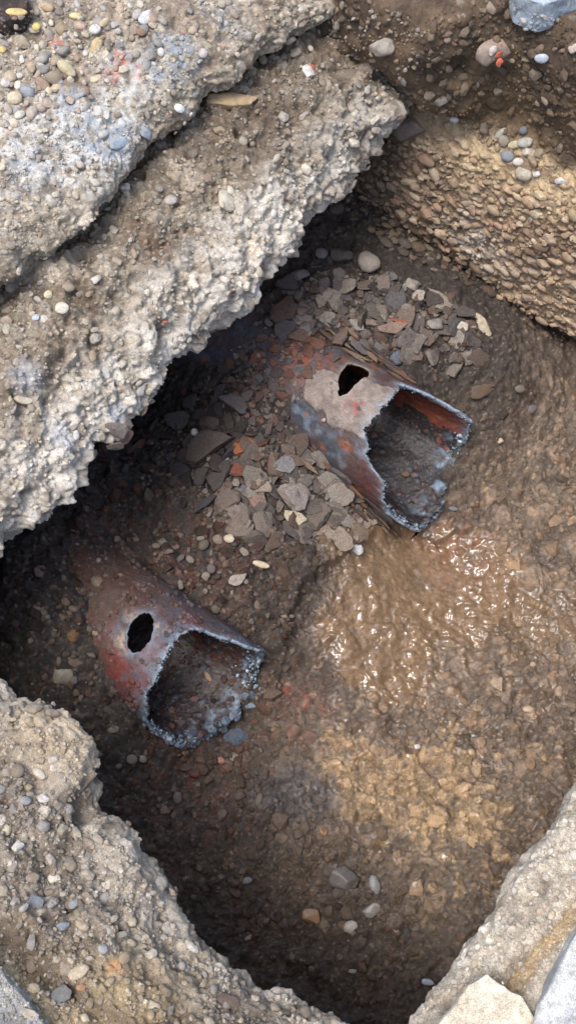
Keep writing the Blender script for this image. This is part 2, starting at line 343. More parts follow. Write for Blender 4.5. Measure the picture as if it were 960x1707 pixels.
# colour
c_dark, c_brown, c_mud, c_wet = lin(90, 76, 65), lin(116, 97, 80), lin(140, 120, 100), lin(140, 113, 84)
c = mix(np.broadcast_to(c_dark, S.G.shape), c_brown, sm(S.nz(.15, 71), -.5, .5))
dsel = np.where(clod2*.55 >= hd-1e-6, ci2, np.where(clod3*.7 >= hd-1e-6, ci3, ci4))
clp = lin(74, 62, 53, 98, 82, 68, 128, 108, 90, 86, 72, 62, 148, 128, 108, 106, 88, 72)
c = mix(c, pick(clp, dsel), sm(hd, .001, .004)*.75)
c = mix(c, pick(PEB*.6, dsel), sm(hd, .001, .003)*(dsel > .8)*(.25+.5*debris))
cm = mix(np.broadcast_to(c_mud, S.G.shape), c_brown*.9, sm(S.nz(.1, 72), -.2, .5)*.8)
cm = mix(cm, lin(100, 92, 84), sm(S.nz(.13, 73), .1, .6)*.6)
msel = np.where(clod2*.85 >= clod3, ci2, ci3); cm = mix(cm, pick(lin(148, 121, 94, 110, 94, 80, 166, 138, 108, 126, 108, 92, 138, 107, 80), msel), sm(np.maximum(clod2, clod3), .002, .005)*.6)
cm = mix(cm, c_wet, wetA*.8)
earth_shade = sm(-S.b+.04*n0, .56, .72); c = mix(c, c*.5, earth_shade)          # dark earth among the rusted pipes, painted darker still as the hollow's shade
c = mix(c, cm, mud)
c = mix(c, lin(190, 158, 116), sm(ochre+.75*S.nz(.022, 74, 4)+.45*S.nz(.06, 86), .62, 1.0)*(1-.6*wetA)*.8)
c = mix(c, lin(128, 70, 52), redd*sm(S.nz(.03, 75), -.3, .5)*.7)
c = mix(c, lin(176, 70, 52), S.blob(500, 1166, 18, .7, .9, 76, 1.6, .5)*sm(S.nz(.012, 76), -.1, .4)*.6)
c = mix(c, lin(36, 30, 27), np.clip(.75*S.blob(210, 770, 120, .7)+.8*S.blob(60, 960, 130, .7), 0, 1)*sm(S.nz(.04, 77), -.6, .4))  # near-black colour painted in to deepen the shade under the ledge
pale = sm(S.nz(.018, 78, 2), .38, .55)*debris; c = mix(c, lin(150, 130, 112), pale*.45)
c = mix(c, lin(84, 82, 84), .7*S.blob(495, 1322, 48, .5, .3, 79, 1.5, 0)); c = mix(c, lin(98, 94, 92), .5*S.blob(575, 1465, 26, .4))
crk = (1-sm(hd, .0005, .003))*(1-wetA); c = mix(c, c*.45, crk*.8)          # damp joints between clods, painted darker still to deepen crevice shade
spk = sm(perlin(S.G, .0075, 83), .35, .5)*(1-.7*wetA); c = mix(c, lin(176, 156, 128), spk*.35*sm(S.nz(.06, 84), -.3, .4))
c = mix(c, c*.5, sm(perlin(S.G, .009, 85), .3, .5)*.7*(1-.6*wetA))
c = c*(1+.4*S.nz(.014, 80, 3))[:, None]
rough = .88-.55*wetB*mud*sm(S.nz(.035, 81), .0, .45)-.06*mud
rough = mix(rough[:, None], np.full((len(rough), 1), .075), wetA)[:, 0]
rough = np.clip(rough+.1*sm(S.nz(.03, 82), 0, .6), .07, .95)
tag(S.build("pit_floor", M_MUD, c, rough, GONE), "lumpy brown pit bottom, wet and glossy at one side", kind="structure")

# ------------------------------------------------------------------ lower ledge, undercut above the pipes
LIP = trace([(-120, 1040), (0, 915), (20, 884), (55, 865), (75, 850), (100, 830), (125, 795), (140, 760), (150, 738), (195, 715), (215, 680), (250, 655), (280, 630), (286, 602), (310, 582), (340, 570), (360, 545), (380, 510), (425, 490), (445, 460), (470, 430), (495, 395), (502, 352), (540, 332), (565, 312), (595, 285), (607, 250), (640, 222), (660, 190), (700, 140)], .73)
def rows(edge, prof, a):
    """columns at each a: profile points (db from the edge, z)"""
    e = np.interp(a, edge[:, 0], edge[:, 1])
    return e
ac_ = np.arange(.12, 2.2, .05)
eb = np.interp(ac_, LIP[:, 0], LIP[:, 1])
prof = [(-.62, .86, 0), (-.42, .87, 0), (-.30, .885, .1), (-.22, .895, .3), (-.13, .87, .5), (-.05, .82, .8), (-.008, .765, 1), (0, .715, 1), (-.03, .66, .9), (-.10, .60, .6), (-.22, .53, .3), (-.32, .4, 0), (-.36, .2, 0), (-.38, -.05, 0)]
mean = np.full_like(ac_, -1.065)
Gl = np.stack([W(ac_, eb*k+mean*(1-k)+db, np.full_like(ac_, z)) for db, z, k in prof], 1)
L = Surf(dense(Gl, .0027), flip=False)
if L.N[(L.n//2)*L.m+L.m//3, 2] < 0: L = Surf(dense(Gl, .0027), flip=True)
c = gravelly(L, lin(172, 156, 132), lin(76, 62, 50), lin(222, 210, 188), 200, big=.034, amp=.75, dust=.7, palew=.8, prob=.8, lump=.016)
lip0 = sm(L.b, -1.16, -1.07); L.push(lip0*(fbm(L.G, .05, 4, 240)*.012+np.maximum(perlin(L.G, .02, 241), 0)*.004))
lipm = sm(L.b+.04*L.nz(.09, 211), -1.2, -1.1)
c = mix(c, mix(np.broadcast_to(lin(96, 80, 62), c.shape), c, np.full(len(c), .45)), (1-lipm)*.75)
c = mix(c, lin(222, 214, 200), lipm*sm(L.nz(.05, 212), -.5, .3)*.6)
c = mix(c, lin(100, 70, 56), .55*L.blob(255, 395, 22, .8, .7, 213, 2.6, .95)*sm(L.nz(.015, 215), -.4, .3))
c = mix(c, lin(88, 74, 60), .5*L.blob(400, 210, 80, .6, .4, 214)+.35*L.blob(560, 130, 120, .7)); c = mix(c, lin(176, 178, 180), .7*L.blob(110, 730, 22, .6)+.7*L.blob(198, 690, 20, .6)+.6*L.blob(45, 630, 26, .7))
ledge = tag(L.build("earth_ledge", M_GRAVEL, c), "crumbling pale gravel ledge hanging over the pipes", kind="structure")

# ------------------------------------------------------------------ top layer
EDGE = trace([(-130, 560), (0, 455), (30, 440), (70, 405), (120, 385), (150, 345), (180, 320), (200, 285), (225, 250), (250, 215), (280, 200), (300, 185), (320, 165), (345, 130), (385, 115), (410, 90), (440, 60), (490, 45), (540, 10), (600, -40), (700, -120)], .985)
ac_ = np.arange(.4, 2.6, .05); eb = np.interp(ac_, EDGE[:, 0], EDGE[:, 1]); mean = np.full_like(ac_, -1.3)
prof = [(-.95, 1.09, 0), (-.6, 1.095, 0), (-.38, 1.09, .2), (-.24, 1.075, .4), (-.14, 1.055, .7), (-.06, 1.025, .9), (-.012, .99, 1), (0, .955, 1), (-.035, .915, .9), (-.13, .88, .6), (-.34, .84, 0)]
Gt = np.stack([W(ac_, eb*k+mean*(1-k)+db, np.full_like(ac_, z)) for db, z, k in prof], 1)
T = Surf(dense(Gt, .0027), flip=L.flip)
c = gravelly(T, lin(168, 152, 130), lin(88, 74, 60), lin(212, 200, 178), 300, big=.028, amp=.7, dust=.6, palew=.8, lump=.01)
white = np.clip(T.blob(80, 230, 90, .6, .5, 311, 1.6, -.3)+.8*T.blob(215, 120, 40, .6, .5, 312, 1.5, .6)+.6*T.blob(180, 190, 50, .7, .5, 313), 0, 1)
blue = np.clip(T.blob(285, 95, 38, .5, .5, 314, 1.5, -1.0)+.9*T.blob(170, 230, 36, .5, .5, 315, 1.6, .1)+.6*T.blob(60, 280, 36, .6, .5, 316)+.5*T.blob(120, 165, 26, .6)+.35*T.blob(380, 30, 40, .7), 0, 1)
c = mix(c, lin(208, 206, 200), white*sm(T.nz(.02, 317), -.4, .3)*.75); c = mix(c, lin(146, 160, 172), blue*sm(T.nz(.03, 318), -.35, .3)*.8)
c = mix(c, lin(196, 92, 66), np.clip(T.blob(200, 95, 14, .7)+T.blob(92, 70, 12, .7)+T.blob(190, 125, 12, .7)+T.blob(228, 115, 12, .7), 0, 1)*sm(T.nz(.01, 319), -.2, .3)*.8)
tag(T.build("gravel_top", M_GRAVEL, c), "upper layer of loose and cemented gravel at the pit's edge", kind="structure")

# ------------------------------------------------------------------ end wall: conglomerate below, dark soil above
bc = np.arange(-1.62, .62, .06)
top_z = np.interp(bc, [-1.6, -1.12, -.95, -.8, -.6, .2], [.72, .715, .70, .69, .71, .70])
crn = -.13*sm(-bc, .88, 1.02)          # the soil fills the corner behind the ledge
def wrow(a, z, dz=0): return W(a+0*bc, bc, (np.full_like(bc, z) if np.isscalar(z) else z)+dz)
Gw = np.stack([wrow(2.9, 1.07), wrow(2.4, 1.07), wrow(2.12, 1.07), wrow(2.01+crn, 1.05), wrow(1.975+crn, .97), wrow(1.99+crn, .88), wrow(2.005+crn*.8, top_z, .08), wrow(1.985, top_z, .01), wrow(1.955, top_z, -.05), wrow(1.935, .52), wrow(1.935, .4), wrow(1.945, .3), wrow(1.965, .22), wrow(2.03, .17), wrow(2.08, .08), wrow(2.1, -.1)], 1)
Wd = dense(Gw, .0026); Q = Surf(Wd, flip=False)
kk = int(np.argmin((Q.px-750)**2+(Q.py-400)**2))
if Q.N[kk]@(-E1) < 0: Q = Surf(Wd, flip=True)
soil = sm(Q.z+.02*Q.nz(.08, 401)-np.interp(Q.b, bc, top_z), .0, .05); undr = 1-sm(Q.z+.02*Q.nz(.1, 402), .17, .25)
pw = Q.G*np.array([1, 1, 1.7], f32)+np.stack([perlin(Q.G, .03, 403), perlin(Q.G, .03, 404), perlin(Q.G, .03, 405)], -1)*f32(.006)
h1, i1 = stones(pw, .044, .7, 411, .3, .5, 1.6); h2, i2 = stones(pw, .026, .9, 412, .33, .5, 1.4); h3, i3 = stones(pw, .013, .95, 413, .33, .5)
hs = np.maximum(np.maximum(h1*.75, h2*.9), h3*.9)
s1, j1 = stones(Q.G, .06, .6, 421, .3, .5, 1); s2, j2 = stones(Q.G, .026, .75, 422); s3, j3 = stones(Q.G, .011, .85, 423)
hsoil = np.maximum(np.maximum(s1*.5, s2*.6), s3*.75)
Q.push(fbm(Q.G, .16, 3, 431)*.014*(1+soil*1.1)+mix(hs[:, None], hsoil[:, None], soil)[:, 0]*(1-.3*undr)+perlin(Q.G, .006, 432)*.001-.02*(1-sm(np.hypot(Q.px-765, Q.py-118)/F*Q.d, .01, .035))*1.8)
idw = np.where(h1*.75 >= hs-1e-6, i1, np.where(h2*.9 >= hs-1e-6, i2, i3))
cw = mix(np.broadcast_to(lin(158, 134, 106), Q.G.shape), lin(130, 108, 84), sm(Q.nz(.12, 441), -.3, .4))
pw_ = np.array([lin(176, 152, 124), lin(150, 126, 102), lin(190, 168, 138), lin(164, 132, 108), lin(142, 130, 118), lin(180, 140, 116), lin(204, 188, 160), lin(124, 104, 86)])
cw = mix(cw, pick(pw_, idw), sm(hs, .001, .004)*.5)
sand = (1-soil)*np.clip(sm(Q.z-np.interp(Q.b, bc, top_z)+.03*Q.nz(.1, 442), -.16, -.03), 0, 1)*sm(Q.b, -1.08, -.95); cw = mix(cw, lin(206, 180, 138), sand*sm(Q.nz(.04, 443), -.6, .3)*.8)
cw = mix(cw, lin(204, 194, 178), Q.blob(800, 410, 46, .6, .5, 444, 1.5, .9)*sm(Q.nz(.02, 445), -.3, .3)*.75)
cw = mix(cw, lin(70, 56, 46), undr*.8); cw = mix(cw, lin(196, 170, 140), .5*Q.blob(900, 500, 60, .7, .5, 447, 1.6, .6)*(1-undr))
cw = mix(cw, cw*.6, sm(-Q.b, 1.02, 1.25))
cs = mix(np.broadcast_to(lin(84, 69, 55), Q.G.shape), lin(122, 100, 76), sm(Q.nz(.12, 451), -.3, .5)); jd = np.where(s2*.6 >= hsoil-1e-6, j2, j3)
cs = mix(cs, pick(PEB*.75, jd), sm(hsoil, .001, .003)*(jd > .8)*.7); cs = mix(cs, lin(128, 104, 74), .6*Q.blob(820, 190, 100, .7, .4, 452))
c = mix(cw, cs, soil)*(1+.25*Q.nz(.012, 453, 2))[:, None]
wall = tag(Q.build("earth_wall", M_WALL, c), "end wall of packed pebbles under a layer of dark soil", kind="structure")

# ------------------------------------------------------------------ near left bank
EL = trace([(-200, 1050), (-60, 1120), (0, 1140), (30, 1165), (60, 1180), (100, 1195), (130, 1225), (160, 1262), (163, 1300), (152, 1322), (170, 1345), (205, 1385), (235, 1420), (265, 1460), (275, 1490), (282, 1520), (310, 1550), (350, 1590), (380, 1605), (430, 1635), (480, 1652), (530, 1685), (580, 1707), (640, 1760), (760, 1840)], .84)
EL = EL[np.argsort(EL[:, 1])]
bc2 = np.arange(-1.35, .32, .045); ea = np.interp(bc2, EL[:, 1], EL[:, 0]); mean = np.full_like(bc2, .2)
prof = [(-.85, 1.03, 0), (-.6, 1.03, 0), (-.42, 1.02, 0), (-.3, 1.0, .2), (-.2, .985, .4), (-.12, .96, .7), (-.055, .92, .9), (-.012, .875, 1), (0, .83, 1), (-.025, .76, .9), (-.05, .65, .7), (-.06, .5, .5), (-.05, .3, .3), (-.03, .1, 0), (0, -.2, 0)]
Gb = np.stack([W(ea*k+mean*(1-k)+da, bc2, np.full_like(bc2, z)) for da, z, k in prof], 1)
Bd = dense(Gb, .0024); B = Surf(Bd, flip=False)
if B.N[(B.n//2)*B.m+B.m//4, 2] < 0: B = Surf(Bd, flip=True)
c = gravelly(B, lin(134, 120, 103), lin(76, 66, 56), lin(194, 182, 162), 500, big=.03, amp=.9, dust=.62, palew=.6, lump=.012)
B.push(.035*B.blob(85, 1250, 75, .45, .4, 511)+.014*B.blob(215, 1430, 60, .6, .5, 512, 1.6, 1.0)-.03*B.blob(140, 1345, 26, .6))
edge_d = np.interp(B.b, EL[:, 1], EL[:, 0])-B.a
c = mix(c, lin(196, 184, 164), (1-sm(edge_d+.03*B.nz(.06, 513), .03, .12))*sm(B.nz(.05, 514), -.5, .4)*.6)
c = mix(c, lin(196, 172, 136), .5*B.blob(90, 1240, 70, .6)); c = mix(c, lin(170, 146, 104), np.clip(.7*B.blob(110, 1680, 90, .5, .4, 515, 1.8, .62)+.5*B.blob(250, 1640, 90, .7), 0, 1)*.7)
c = mix(c, lin(84, 70, 60), .6*B.blob(385, 1660, 34, .6, .4, 516)+.5*B.blob(45, 1590, 44, .6, .4, 517, 2, .62)); c = mix(c, lin(204, 140, 64), .5*B.blob(193, 1614, 12, .6))
gd = poly_signed([(-80, 1510), (0, 1572), (60, 1628), (125, 1672), (200, 1712), (300, 1760)], 1.01, B.a, B.b)
far_ = np.sign(gd[int(np.argmin((B.px-60)**2+(B.py-1690)**2))])*gd
B.P[:, 2] += .012*sm(far_, .0, .03)-.014*np.exp(-(far_/.012)**2)
c = mix(c, lin(186, 162, 120), sm(far_+.02*B.nz(.05, 519), .0, .02)*(1-sm(far_, .1, .16))*.55); c = mix(c, lin(84, 72, 62), np.exp(-((far_+.01)/.014)**2)*.6)
tag(B.build("earth_bank", M_GRAVEL, c), "near gravel bank sloping to a ragged pale edge", kind="structure")

# ------------------------------------------------------------------ near right edge: cemented gravel base of the pavement
ER = trace([(560, 1880), (640, 1770), (690, 1698), (730, 1640), (760, 1590), (800, 1545), (830, 1490), (880, 1425), (920, 1370), (960, 1300), (1020, 1220), (1200, 980)], .94)
ac3 = np.arange(.0, 2.2, .05); eb = np.interp(ac3, ER[:, 0], ER[:, 1]); mean = np.full_like(ac3, .05)
prof = [(.8, 1.0, 0), (.5, 1.0, 0), (.3, 1.0, .1), (.18, 1.0, .3), (.1, .99, .7), (.035, .97, .9), (.006, .945, 1), (0, .915, 1), (.015, .85, .9), (.05, .7, .7), (.08, .5, .5), (.1, .3, .2), (.11, .1, 0), (.11, -.2, 0)]
Gr = np.stack([W(ac3, eb*k+mean*(1-k)+db, np.full_like(ac3, z)) for db, z, k in prof], 1)
Rd = dense(Gr, .0025); R = Surf(Rd, flip=False)
if R.N[(R.n//3)*R.m+R.m//5, 2] < 0: R = Surf(Rd, flip=True)
c = gravelly(R, lin(200, 186, 162), lin(124, 110, 94), lin(222, 212, 192), 600, big=.014, amp=.6, dust=.7, palew=.7, big_prob=.6, lump=.006, warp=.003)
pits = np.clip(R.blob(870, 1600, 22, .6)+R.blob(900, 1470, 18, .6)+R.blob(740, 1670, 14, .6)+.8*R.blob(850, 1640, 26, .6), 0, 1); R.push(-.008*pits); c = mix(c, lin(96, 80, 66), pits*.6)
gd = np.abs(poly_signed([(800, 1705), (850, 1650), (900, 1592), (940, 1545), (980, 1495)], 1.0, R.a, R.b))+.004*R.nz(.02, 611)
R.P[:, 2] -= .012*(1-sm(gd, .006, .014)); c = mix(c, lin(178, 152, 112), (1-sm(gd, .008, .015))*.8)
tag(R.build("pavement_base", M_GRAVEL, c), "pale cemented gravel edge of the pavement beside the pit", kind="structure")

# ------------------------------------------------------------------ ground round the pit
Vg = np.concatenate([W([-.55, 2.8, 2.8, -.55], [-2.1, -2.1, .7, .7], .985), W([-40, 40, 40, -40], [-40, -40, 40, 40], .985)]); Vg[:4, 2] = .985
Fg = np.array([[0, 1, 5, 4], [1, 2, 6, 5], [2, 3, 7, 6], [3, 0, 4, 7]])
gr = mesh_np("ground", Vg, Fg, M_GRAVEL, np.broadcast_to(lin(140, 126, 108), (8, 3)))
tag(gr, "trodden gravelly ground around the pit", kind="structure")
if gr.data.polygons[0].normal.z < 0: gr.data.flip_normals()

# ------------------------------------------------------------------ where a photo pixel meets a surface
allP = np.concatenate([z[0] for z in ZB]); allN = np.concatenate([z[1] for z in ZB])
zx, zy, zd = project(allP); BS = 2.5; BW, BH = int(PW/BS), int(PH/BS)
ok = np.where((zx >= 0) & (zx < PW-1) & (zy >= 0) & (zy < PH-1))[0]; ok = ok[np.argsort(-zd[ok])]
IDX = np.full((BH+1, BW+1), -1, np.int64); IDX[(zy[ok]/BS).astype(int), (zx[ok]/BS).astype(int)] = ok
LAST = [0]
def surf(px, py):
    i, j = int(py/BS), int(px/BS); i0, i1, j0, j1 = max(i-1, 0), min(i+2, BH), max(j-1, 0), min(j+2, BW); k = IDX[i0:i1, j0:j1].ravel(); k = k[k >= 0]
    if not len(k): return None
    k = k[np.argmin(zd[k])]; d = ray(px, py); LAST[0] = k; return CAM+d*zd[k], allN[k].astype(float), float(zd[k])

# ------------------------------------------------------------------ pipes
def in_poly(x, y, poly):
    ins = np.zeros(x.shape, bool); n = len(poly)
    for i in range(n):
        (x0, y0), (x1, y1) = poly[i], poly[(i+1) % n]; cond = ((y0 > y) != (y1 > y)); t = (x1-x0)*(y-y0)/((y1-y0) if abs(y1-y0) > 1e-12 else 1e-12)+x0
        ins ^= cond & (x < t)
    return ins
def near_poly(x, y, poly):
    bd = np.full(x.shape, 1e9); bx, by = x.copy(), y.copy(); n = len(poly)
    for i in range(n):
        a, b = np.array(poly[i]), np.array(poly[(i+1) % n]); u = b-a; t = np.clip(((x-a[0])*u[0]+(y-a[1])*u[1])/(u@u), 0, 1); qx, qy = a[0]+t*u[0], a[1]+t*u[1]
        d = np.hypot(x-qx, y-qy); up = d < bd; bd = np.where(up, d, bd); bx = np.where(up, qx, bx); by = np.where(up, qy, by)
    return bd, bx, by
OVAL = [(234+20*math.cos(t)*.93+36*math.sin(t)*.36, 1055-(36*math.sin(t)*.93-20*math.cos(t)*.36)) for t in np.linspace(0, 2*math.pi, 28, endpoint=False)]
HOLE2 = [(580, 605), (593, 607), (606, 612), (615, 618), (613, 627), (603, 632), (596, 641), (588, 646), (580, 657), (567, 662), (563, 653), (564, 645), (562, 637), (568, 620)]
def pipe(P, hole_px, paint, label, seed, b0=-1.5):
    root = bpy.data.objects.new("broken_pipe", None); link(root); root.location = W(P['ac'], -1.0, P['zc']-P['r']); root.empty_display_size = .1
    tag(root, label, "pipe"); bpy.context.view_layer.update(); inv = np.array(root.matrix_world.inverted())
    nt_, nb = 340, 300; th = np.linspace(-math.pi, math.pi, nt_+1)[:-1]
    r1, r2 = rng.normal(0, 1, nt_), rng.normal(0, 1, nt_); kern = np.array([.2, .6, .2]); jag = np.convolve(np.r_[r1, r1, r1], np.ones(5)/5, 'same')[nt_:2*nt_]*.006+r2*.0015
    bc_ = bcut(P, th)+jag
    tt = np.linspace(0, 1, nb)**.8; TH = np.repeat(th[:, None], nb, 1); BB = b0+(bc_[:, None]-b0)*tt[None]
    hp = [cyl_hit(x, y, P) for x, y in hole_px]; hp = [(t*P['r'], b) for t, b in hp]
    hp2 = []
    for i in range(len(hp)):
        a, b = np.array(hp[i]), np.array(hp[(i+1) % len(hp)])
        for t in (0, .5): hp2.append(tuple(a+(b-a)*t+rng.normal(0, .0012, 2)))
    X, Y = TH*P['r'], BB; dist, qx, qy = near_poly(X.ravel(), Y.ravel(), hp2); ins = in_poly(X.ravel(), Y.ravel(), hp2)
    Fq = []; idx = np.arange(nt_*nb).reshape(nt_, nb); jn = np.roll(idx, -1, 0)
    quads = np.stack([idx[:, :-1].ravel(), jn[:, :-1].ravel(), jn[:, 1:].ravel(), idx[:, 1:].ravel()], -1)
    keep = ~ins[quads].all(1); cut = ins[quads].any(1) & keep
    used = np.unique(quads[keep]); mv = np.zeros(nt_*nb, bool); mv[used] = True; mv &= ins
    X = np.where(mv, qx, X.ravel()); Y = np.where(mv, qy, Y.ravel()); quads = quads[keep]
    TH = X/P['r']; nrm = np.stack([np.sin(TH), np.cos(TH)], -1)
    base = W(P['ac']+P['r']*nrm[:, 0], Y, P['zc']+P['r']*nrm[:, 1]).astype(f32)
    lipd = np.interp(TH, th, bc_, period=2*math.pi)-Y      # distance back from the broken edge
    hd_ = np.where(ins, 0, dist)
    col, bump, ro = paint(base, TH, Y, lipd, hd_)
    thin = 1-.55*np.exp(-np.maximum(np.minimum(lipd, hd_), 0)/.012)
    lowf = fbm(base, .09, 3, seed)*.002+fbm(base, .02, 3, seed+3)*.0016
    dirn = W(nrm[:, 0], 0*nrm[:, 0], nrm[:, 1])
    outer = base+dirn*(lowf+bump)[:, None]; inner = base-dirn*(P['t']*thin-lowf-fbm(base, .03, 3, seed+9)*.004)[:, None]
    n = len(base); be = {}
    e = np.concatenate([quads[:, [0, 1]], quads[:, [1, 2]], quads[:, [2, 3]], quads[:, [3, 0]]]); key = np.minimum(e[:, 0], e[:, 1]).astype(np.int64)*n+np.maximum(e[:, 0], e[:, 1])
    u, ind, cnt = np.unique(key, return_index=True, return_counts=True); ed = e[ind[cnt == 1]]
    # inner shell is its own painted surface; walls join the two
    allq = np.concatenate([quads[:, ::-1], quads+n, np.stack([ed[:, 0], ed[:, 1], ed[:, 1]+n, ed[:, 0]+n], -1)])
    ci = mix(np.broadcast_to(lin(58, 40, 34), (n, 3)), lin(96, 48, 34), sm(fbm(base, .06, 3, seed+5), -.2, .5)*.8)
    if seed == 2000: ci = mix(ci, lin(132, 66, 44), sm(TH, .6, 1.3)*(1-sm(TH, 2.0, 2.5))*.8)
    ci = mix(ci, lin(130, 150, 166), np.exp(-np.maximum(lipd, 0)/.014)*.8+.12*sm(fbm(base, .02, 2, seed+6), .1, .5))
    V = np.concatenate([outer, inner]); V4 = np.c_[V, np.ones(len(V))]@inv.T
    sh = mesh_np("pipe_shell", V4[:, :3], allq, M_PIPE, np.concatenate([col, ci]), np.concatenate([ro, np.full(n, .6)]), parent=root)
    ZB.append((outer, dirn, col))
    # blue-grey slag beads along the broken edge
    vs, fs = ico(1); VV, FF, CC = [], [], []; o = 0
    ths = np.concatenate([rng.uniform(-math.pi, math.pi, 1300), rng.uniform(1.7, 4.6, 500)]); ths = (ths+math.pi) % (2*math.pi)-math.pi
    for t in ths:
        dens = .38 if abs(t) < 1.6 else .8
        if rng.random() > dens*(.35+.65*(perlin(np.array([[t*P['r'], 0, seed]]), .03, 5)[0] > -.1)): continue
        low = abs(t) > 1.75
        rr = rng.uniform(.0008, .0026)*(2.4 if low and rng.random() < .35 else 1); b = float(np.interp(t, th, bc_, period=2*math.pi))-rng.exponential(.003 if not low else .014)+.002
        rad = P['r']-P['t']*rng.uniform(.0, .9)-(.004 if low else 0); ctr = W(P['ac']+rad*math.sin(t), b, P['zc']+rad*math.cos(t))
        VV.append(vs*rr*rng.uniform(.6, 1.4, 3)*(1+.32*rng.normal(0, 1, (len(vs), 1)))+ctr); FF.append(fs+o); o += len(vs)
        CC.append(np.tile(mix(lin(78, 92, 106), lin(166, 186, 198), np.array(rng.random()**1.6)), (len(vs), 1)))
    V4 = np.c_[np.concatenate(VV), np.ones(o)]@inv.T
    rc = mesh_np("rim_crust", V4[:, :3], np.concatenate(FF), M_CRUST, np.concatenate(CC), .35, parent=root); tag(rc, kind="stuff")
    # debris lying in the bottom of the pipe
    na, nb2 = 110, 230; aa = np.sin(np.linspace(-1.45, 1.45, na)); AA, B2 = np.meshgrid(aa, np.linspace(0, 1, nb2), indexing='ij')
    zlev = P['fill']; ri = P['r']-P['t']; al = AA*ri*.985; curve = -np.sqrt(ri**2-al**2)+.002; zz = np.maximum(curve, zlev)+.012*np.exp(-((curve-zlev)/.012)**2)
    bl = np.interp(np.arctan2(al, zz), th, bc_, period=2*math.pi)
    bb = b0+.3+(bl+.004-b0-.3)*B2; g = W(P['ac']+al, bb, P['zc']+zz); D = Surf(g, flip=False)
    if D.N[len(D.N)//2, 2] < 0: D = Surf(g, flip=True)
    p_ = D.G+np.stack([perlin(D.G, .02, 5), perlin(D.G, .02, 6), perlin(D.G, .02, 7)], -1)*f32(.004)
    h1, i1 = stones(p_, .022, .5, seed+71); h2, i2 = stones(p_, .009, .9, seed+72); h3, i3 = stones(p_, .005, .95, seed+73)
    hh = np.maximum(np.maximum(h1*.5, h2*.7), h3*.8); D.P = D.P+D.N*((fbm(D.G, .07, 3, seed+74)*.008+hh)*(.35+.65*(1-sm(np.abs(AA.ravel()), .7, .95))))[:, None]
    idd = np.where(h1*.5 >= hh-1e-6, i1, np.where(h2*.7 >= hh-1e-6, i2, i3))
    pal = np.array([lin(44, 36, 36), lin(60, 44, 40), lin(80, 54, 46), lin(52, 56, 66), lin(38, 32, 32), lin(96, 60, 48), lin(70, 78, 88)]) if seed == 2000 else np.array([lin(58, 42, 40), lin(84, 52, 46), lin(100, 62, 54), lin(70, 76, 88), lin(48, 38, 38), lin(112, 74, 62), lin(84, 96, 108)])
    cd = pick(pal, idd); bl_ = sm(D.nz(.03, seed+75), -.1, .4)*sm(B2.ravel(), .88, .98); cd = mix(cd*.8, lin(128, 152, 172), bl_*.75)
    V4 = np.c_[D.P, np.ones(len(D.P))]@inv.T; mesh_np("debris_fill", V4[:, :3], grid_faces(na, nb2, D.flip), M_CRUST, cd, .55, parent=root)
    ZB.append((D.P, D.N, cd))
    return root, th, bc_
def ico(sub):
    bm = bmesh.new(); bmesh.ops.create_icosphere(bm, subdivisions=sub, radius=1); v = np.array([x.co[:] for x in bm.verts]); bm.verts.index_update()
    f = np.array([[q.index for q in x.verts] for x in bm.faces]); bm.free(); return v, f
P1['fill'], P2['fill'] = -.118, -.105
def pxy(base): return project(base.astype(float))
def blobpx(base, px, py, r, seed, soft=.5):
    x, y, d = pxy(base); q2 = (x-px)**2+(y-py)**2; k = int(np.argmin(np.where(q2 < q2.min()+30, d, 1e9))); D = np.linalg.norm(base-base[k], axis=1)/(r*d[k]/F)
    return 1-sm(D*(1+.35*fbm(base, r*d[k]/F*.7, 3, seed)), 1-soft, 1+soft)
def paint1(base, th, b, lip, hd_):
    c = mix(np.broadcast_to(lin(84, 58, 52), base.shape), lin(58, 52, 56), sm(fbm(base, .08, 3, 3001), -.2, .4))
    c = mix(c, lin(118, 56, 46), np.clip(blobpx(base, 215, 1130, 60, 1, .7)+.6*blobpx(base, 300, 1030, 40, 2, .7)+.5*blobpx(base, 165, 1050, 50, 3, .7), 0, 1)*sm(fbm(base, .05, 4, 3002), -.5, .3)*.9)
    c = mix(c, lin(86, 96, 108), sm(fbm(base, .05, 3, 3003), .1, .5)*.5+.3*sm(th, .3, .9)*(1-sm(th, .9, 1.4)))
    c = mix(c, lin(166, 184, 198), np.exp(-np.maximum(lip, 0)/.005)*.8*sm(fbm(base, .012, 3, 3008), -.5, .2))
    c = mix(c, lin(128, 148, 166), np.clip(np.exp(-np.maximum(lip, 0)/.02)+np.exp(-np.maximum(hd_, 0)/.013)*.9, 0, 1)*sm(fbm(base, .02, 3, 3004), -.6, .3)*.75)
    c = mix(c, lin(176, 152, 128), np.clip(blobpx(base, 205, 1065, 16, 4, .7)+blobpx(base, 265, 1040, 12, 5, .7)+.7*blobpx(base, 222, 1022, 14, 6), 0, 1)*sm(fbm(base, .012, 2, 3005), -.3, .3)*.8)
    dirt = sm(-b+.1*fbm(base, .08, 3, 3006), .86, 1.0); c = mix(c, lin(84, 62, 50), dirt*.8)
    h, i = stones(base, .014, .6, 3010); bump = h*.5*dirt+fbm(base, .01, 2, 3011)*.0008
    c = mix(c, pick(PEB*.6, i), sm(h, .001, .003)*dirt*.5)
    return c, bump, np.clip(.55+.25*fbm(base, .04, 3, 3007)+.2*dirt, .3, .95)
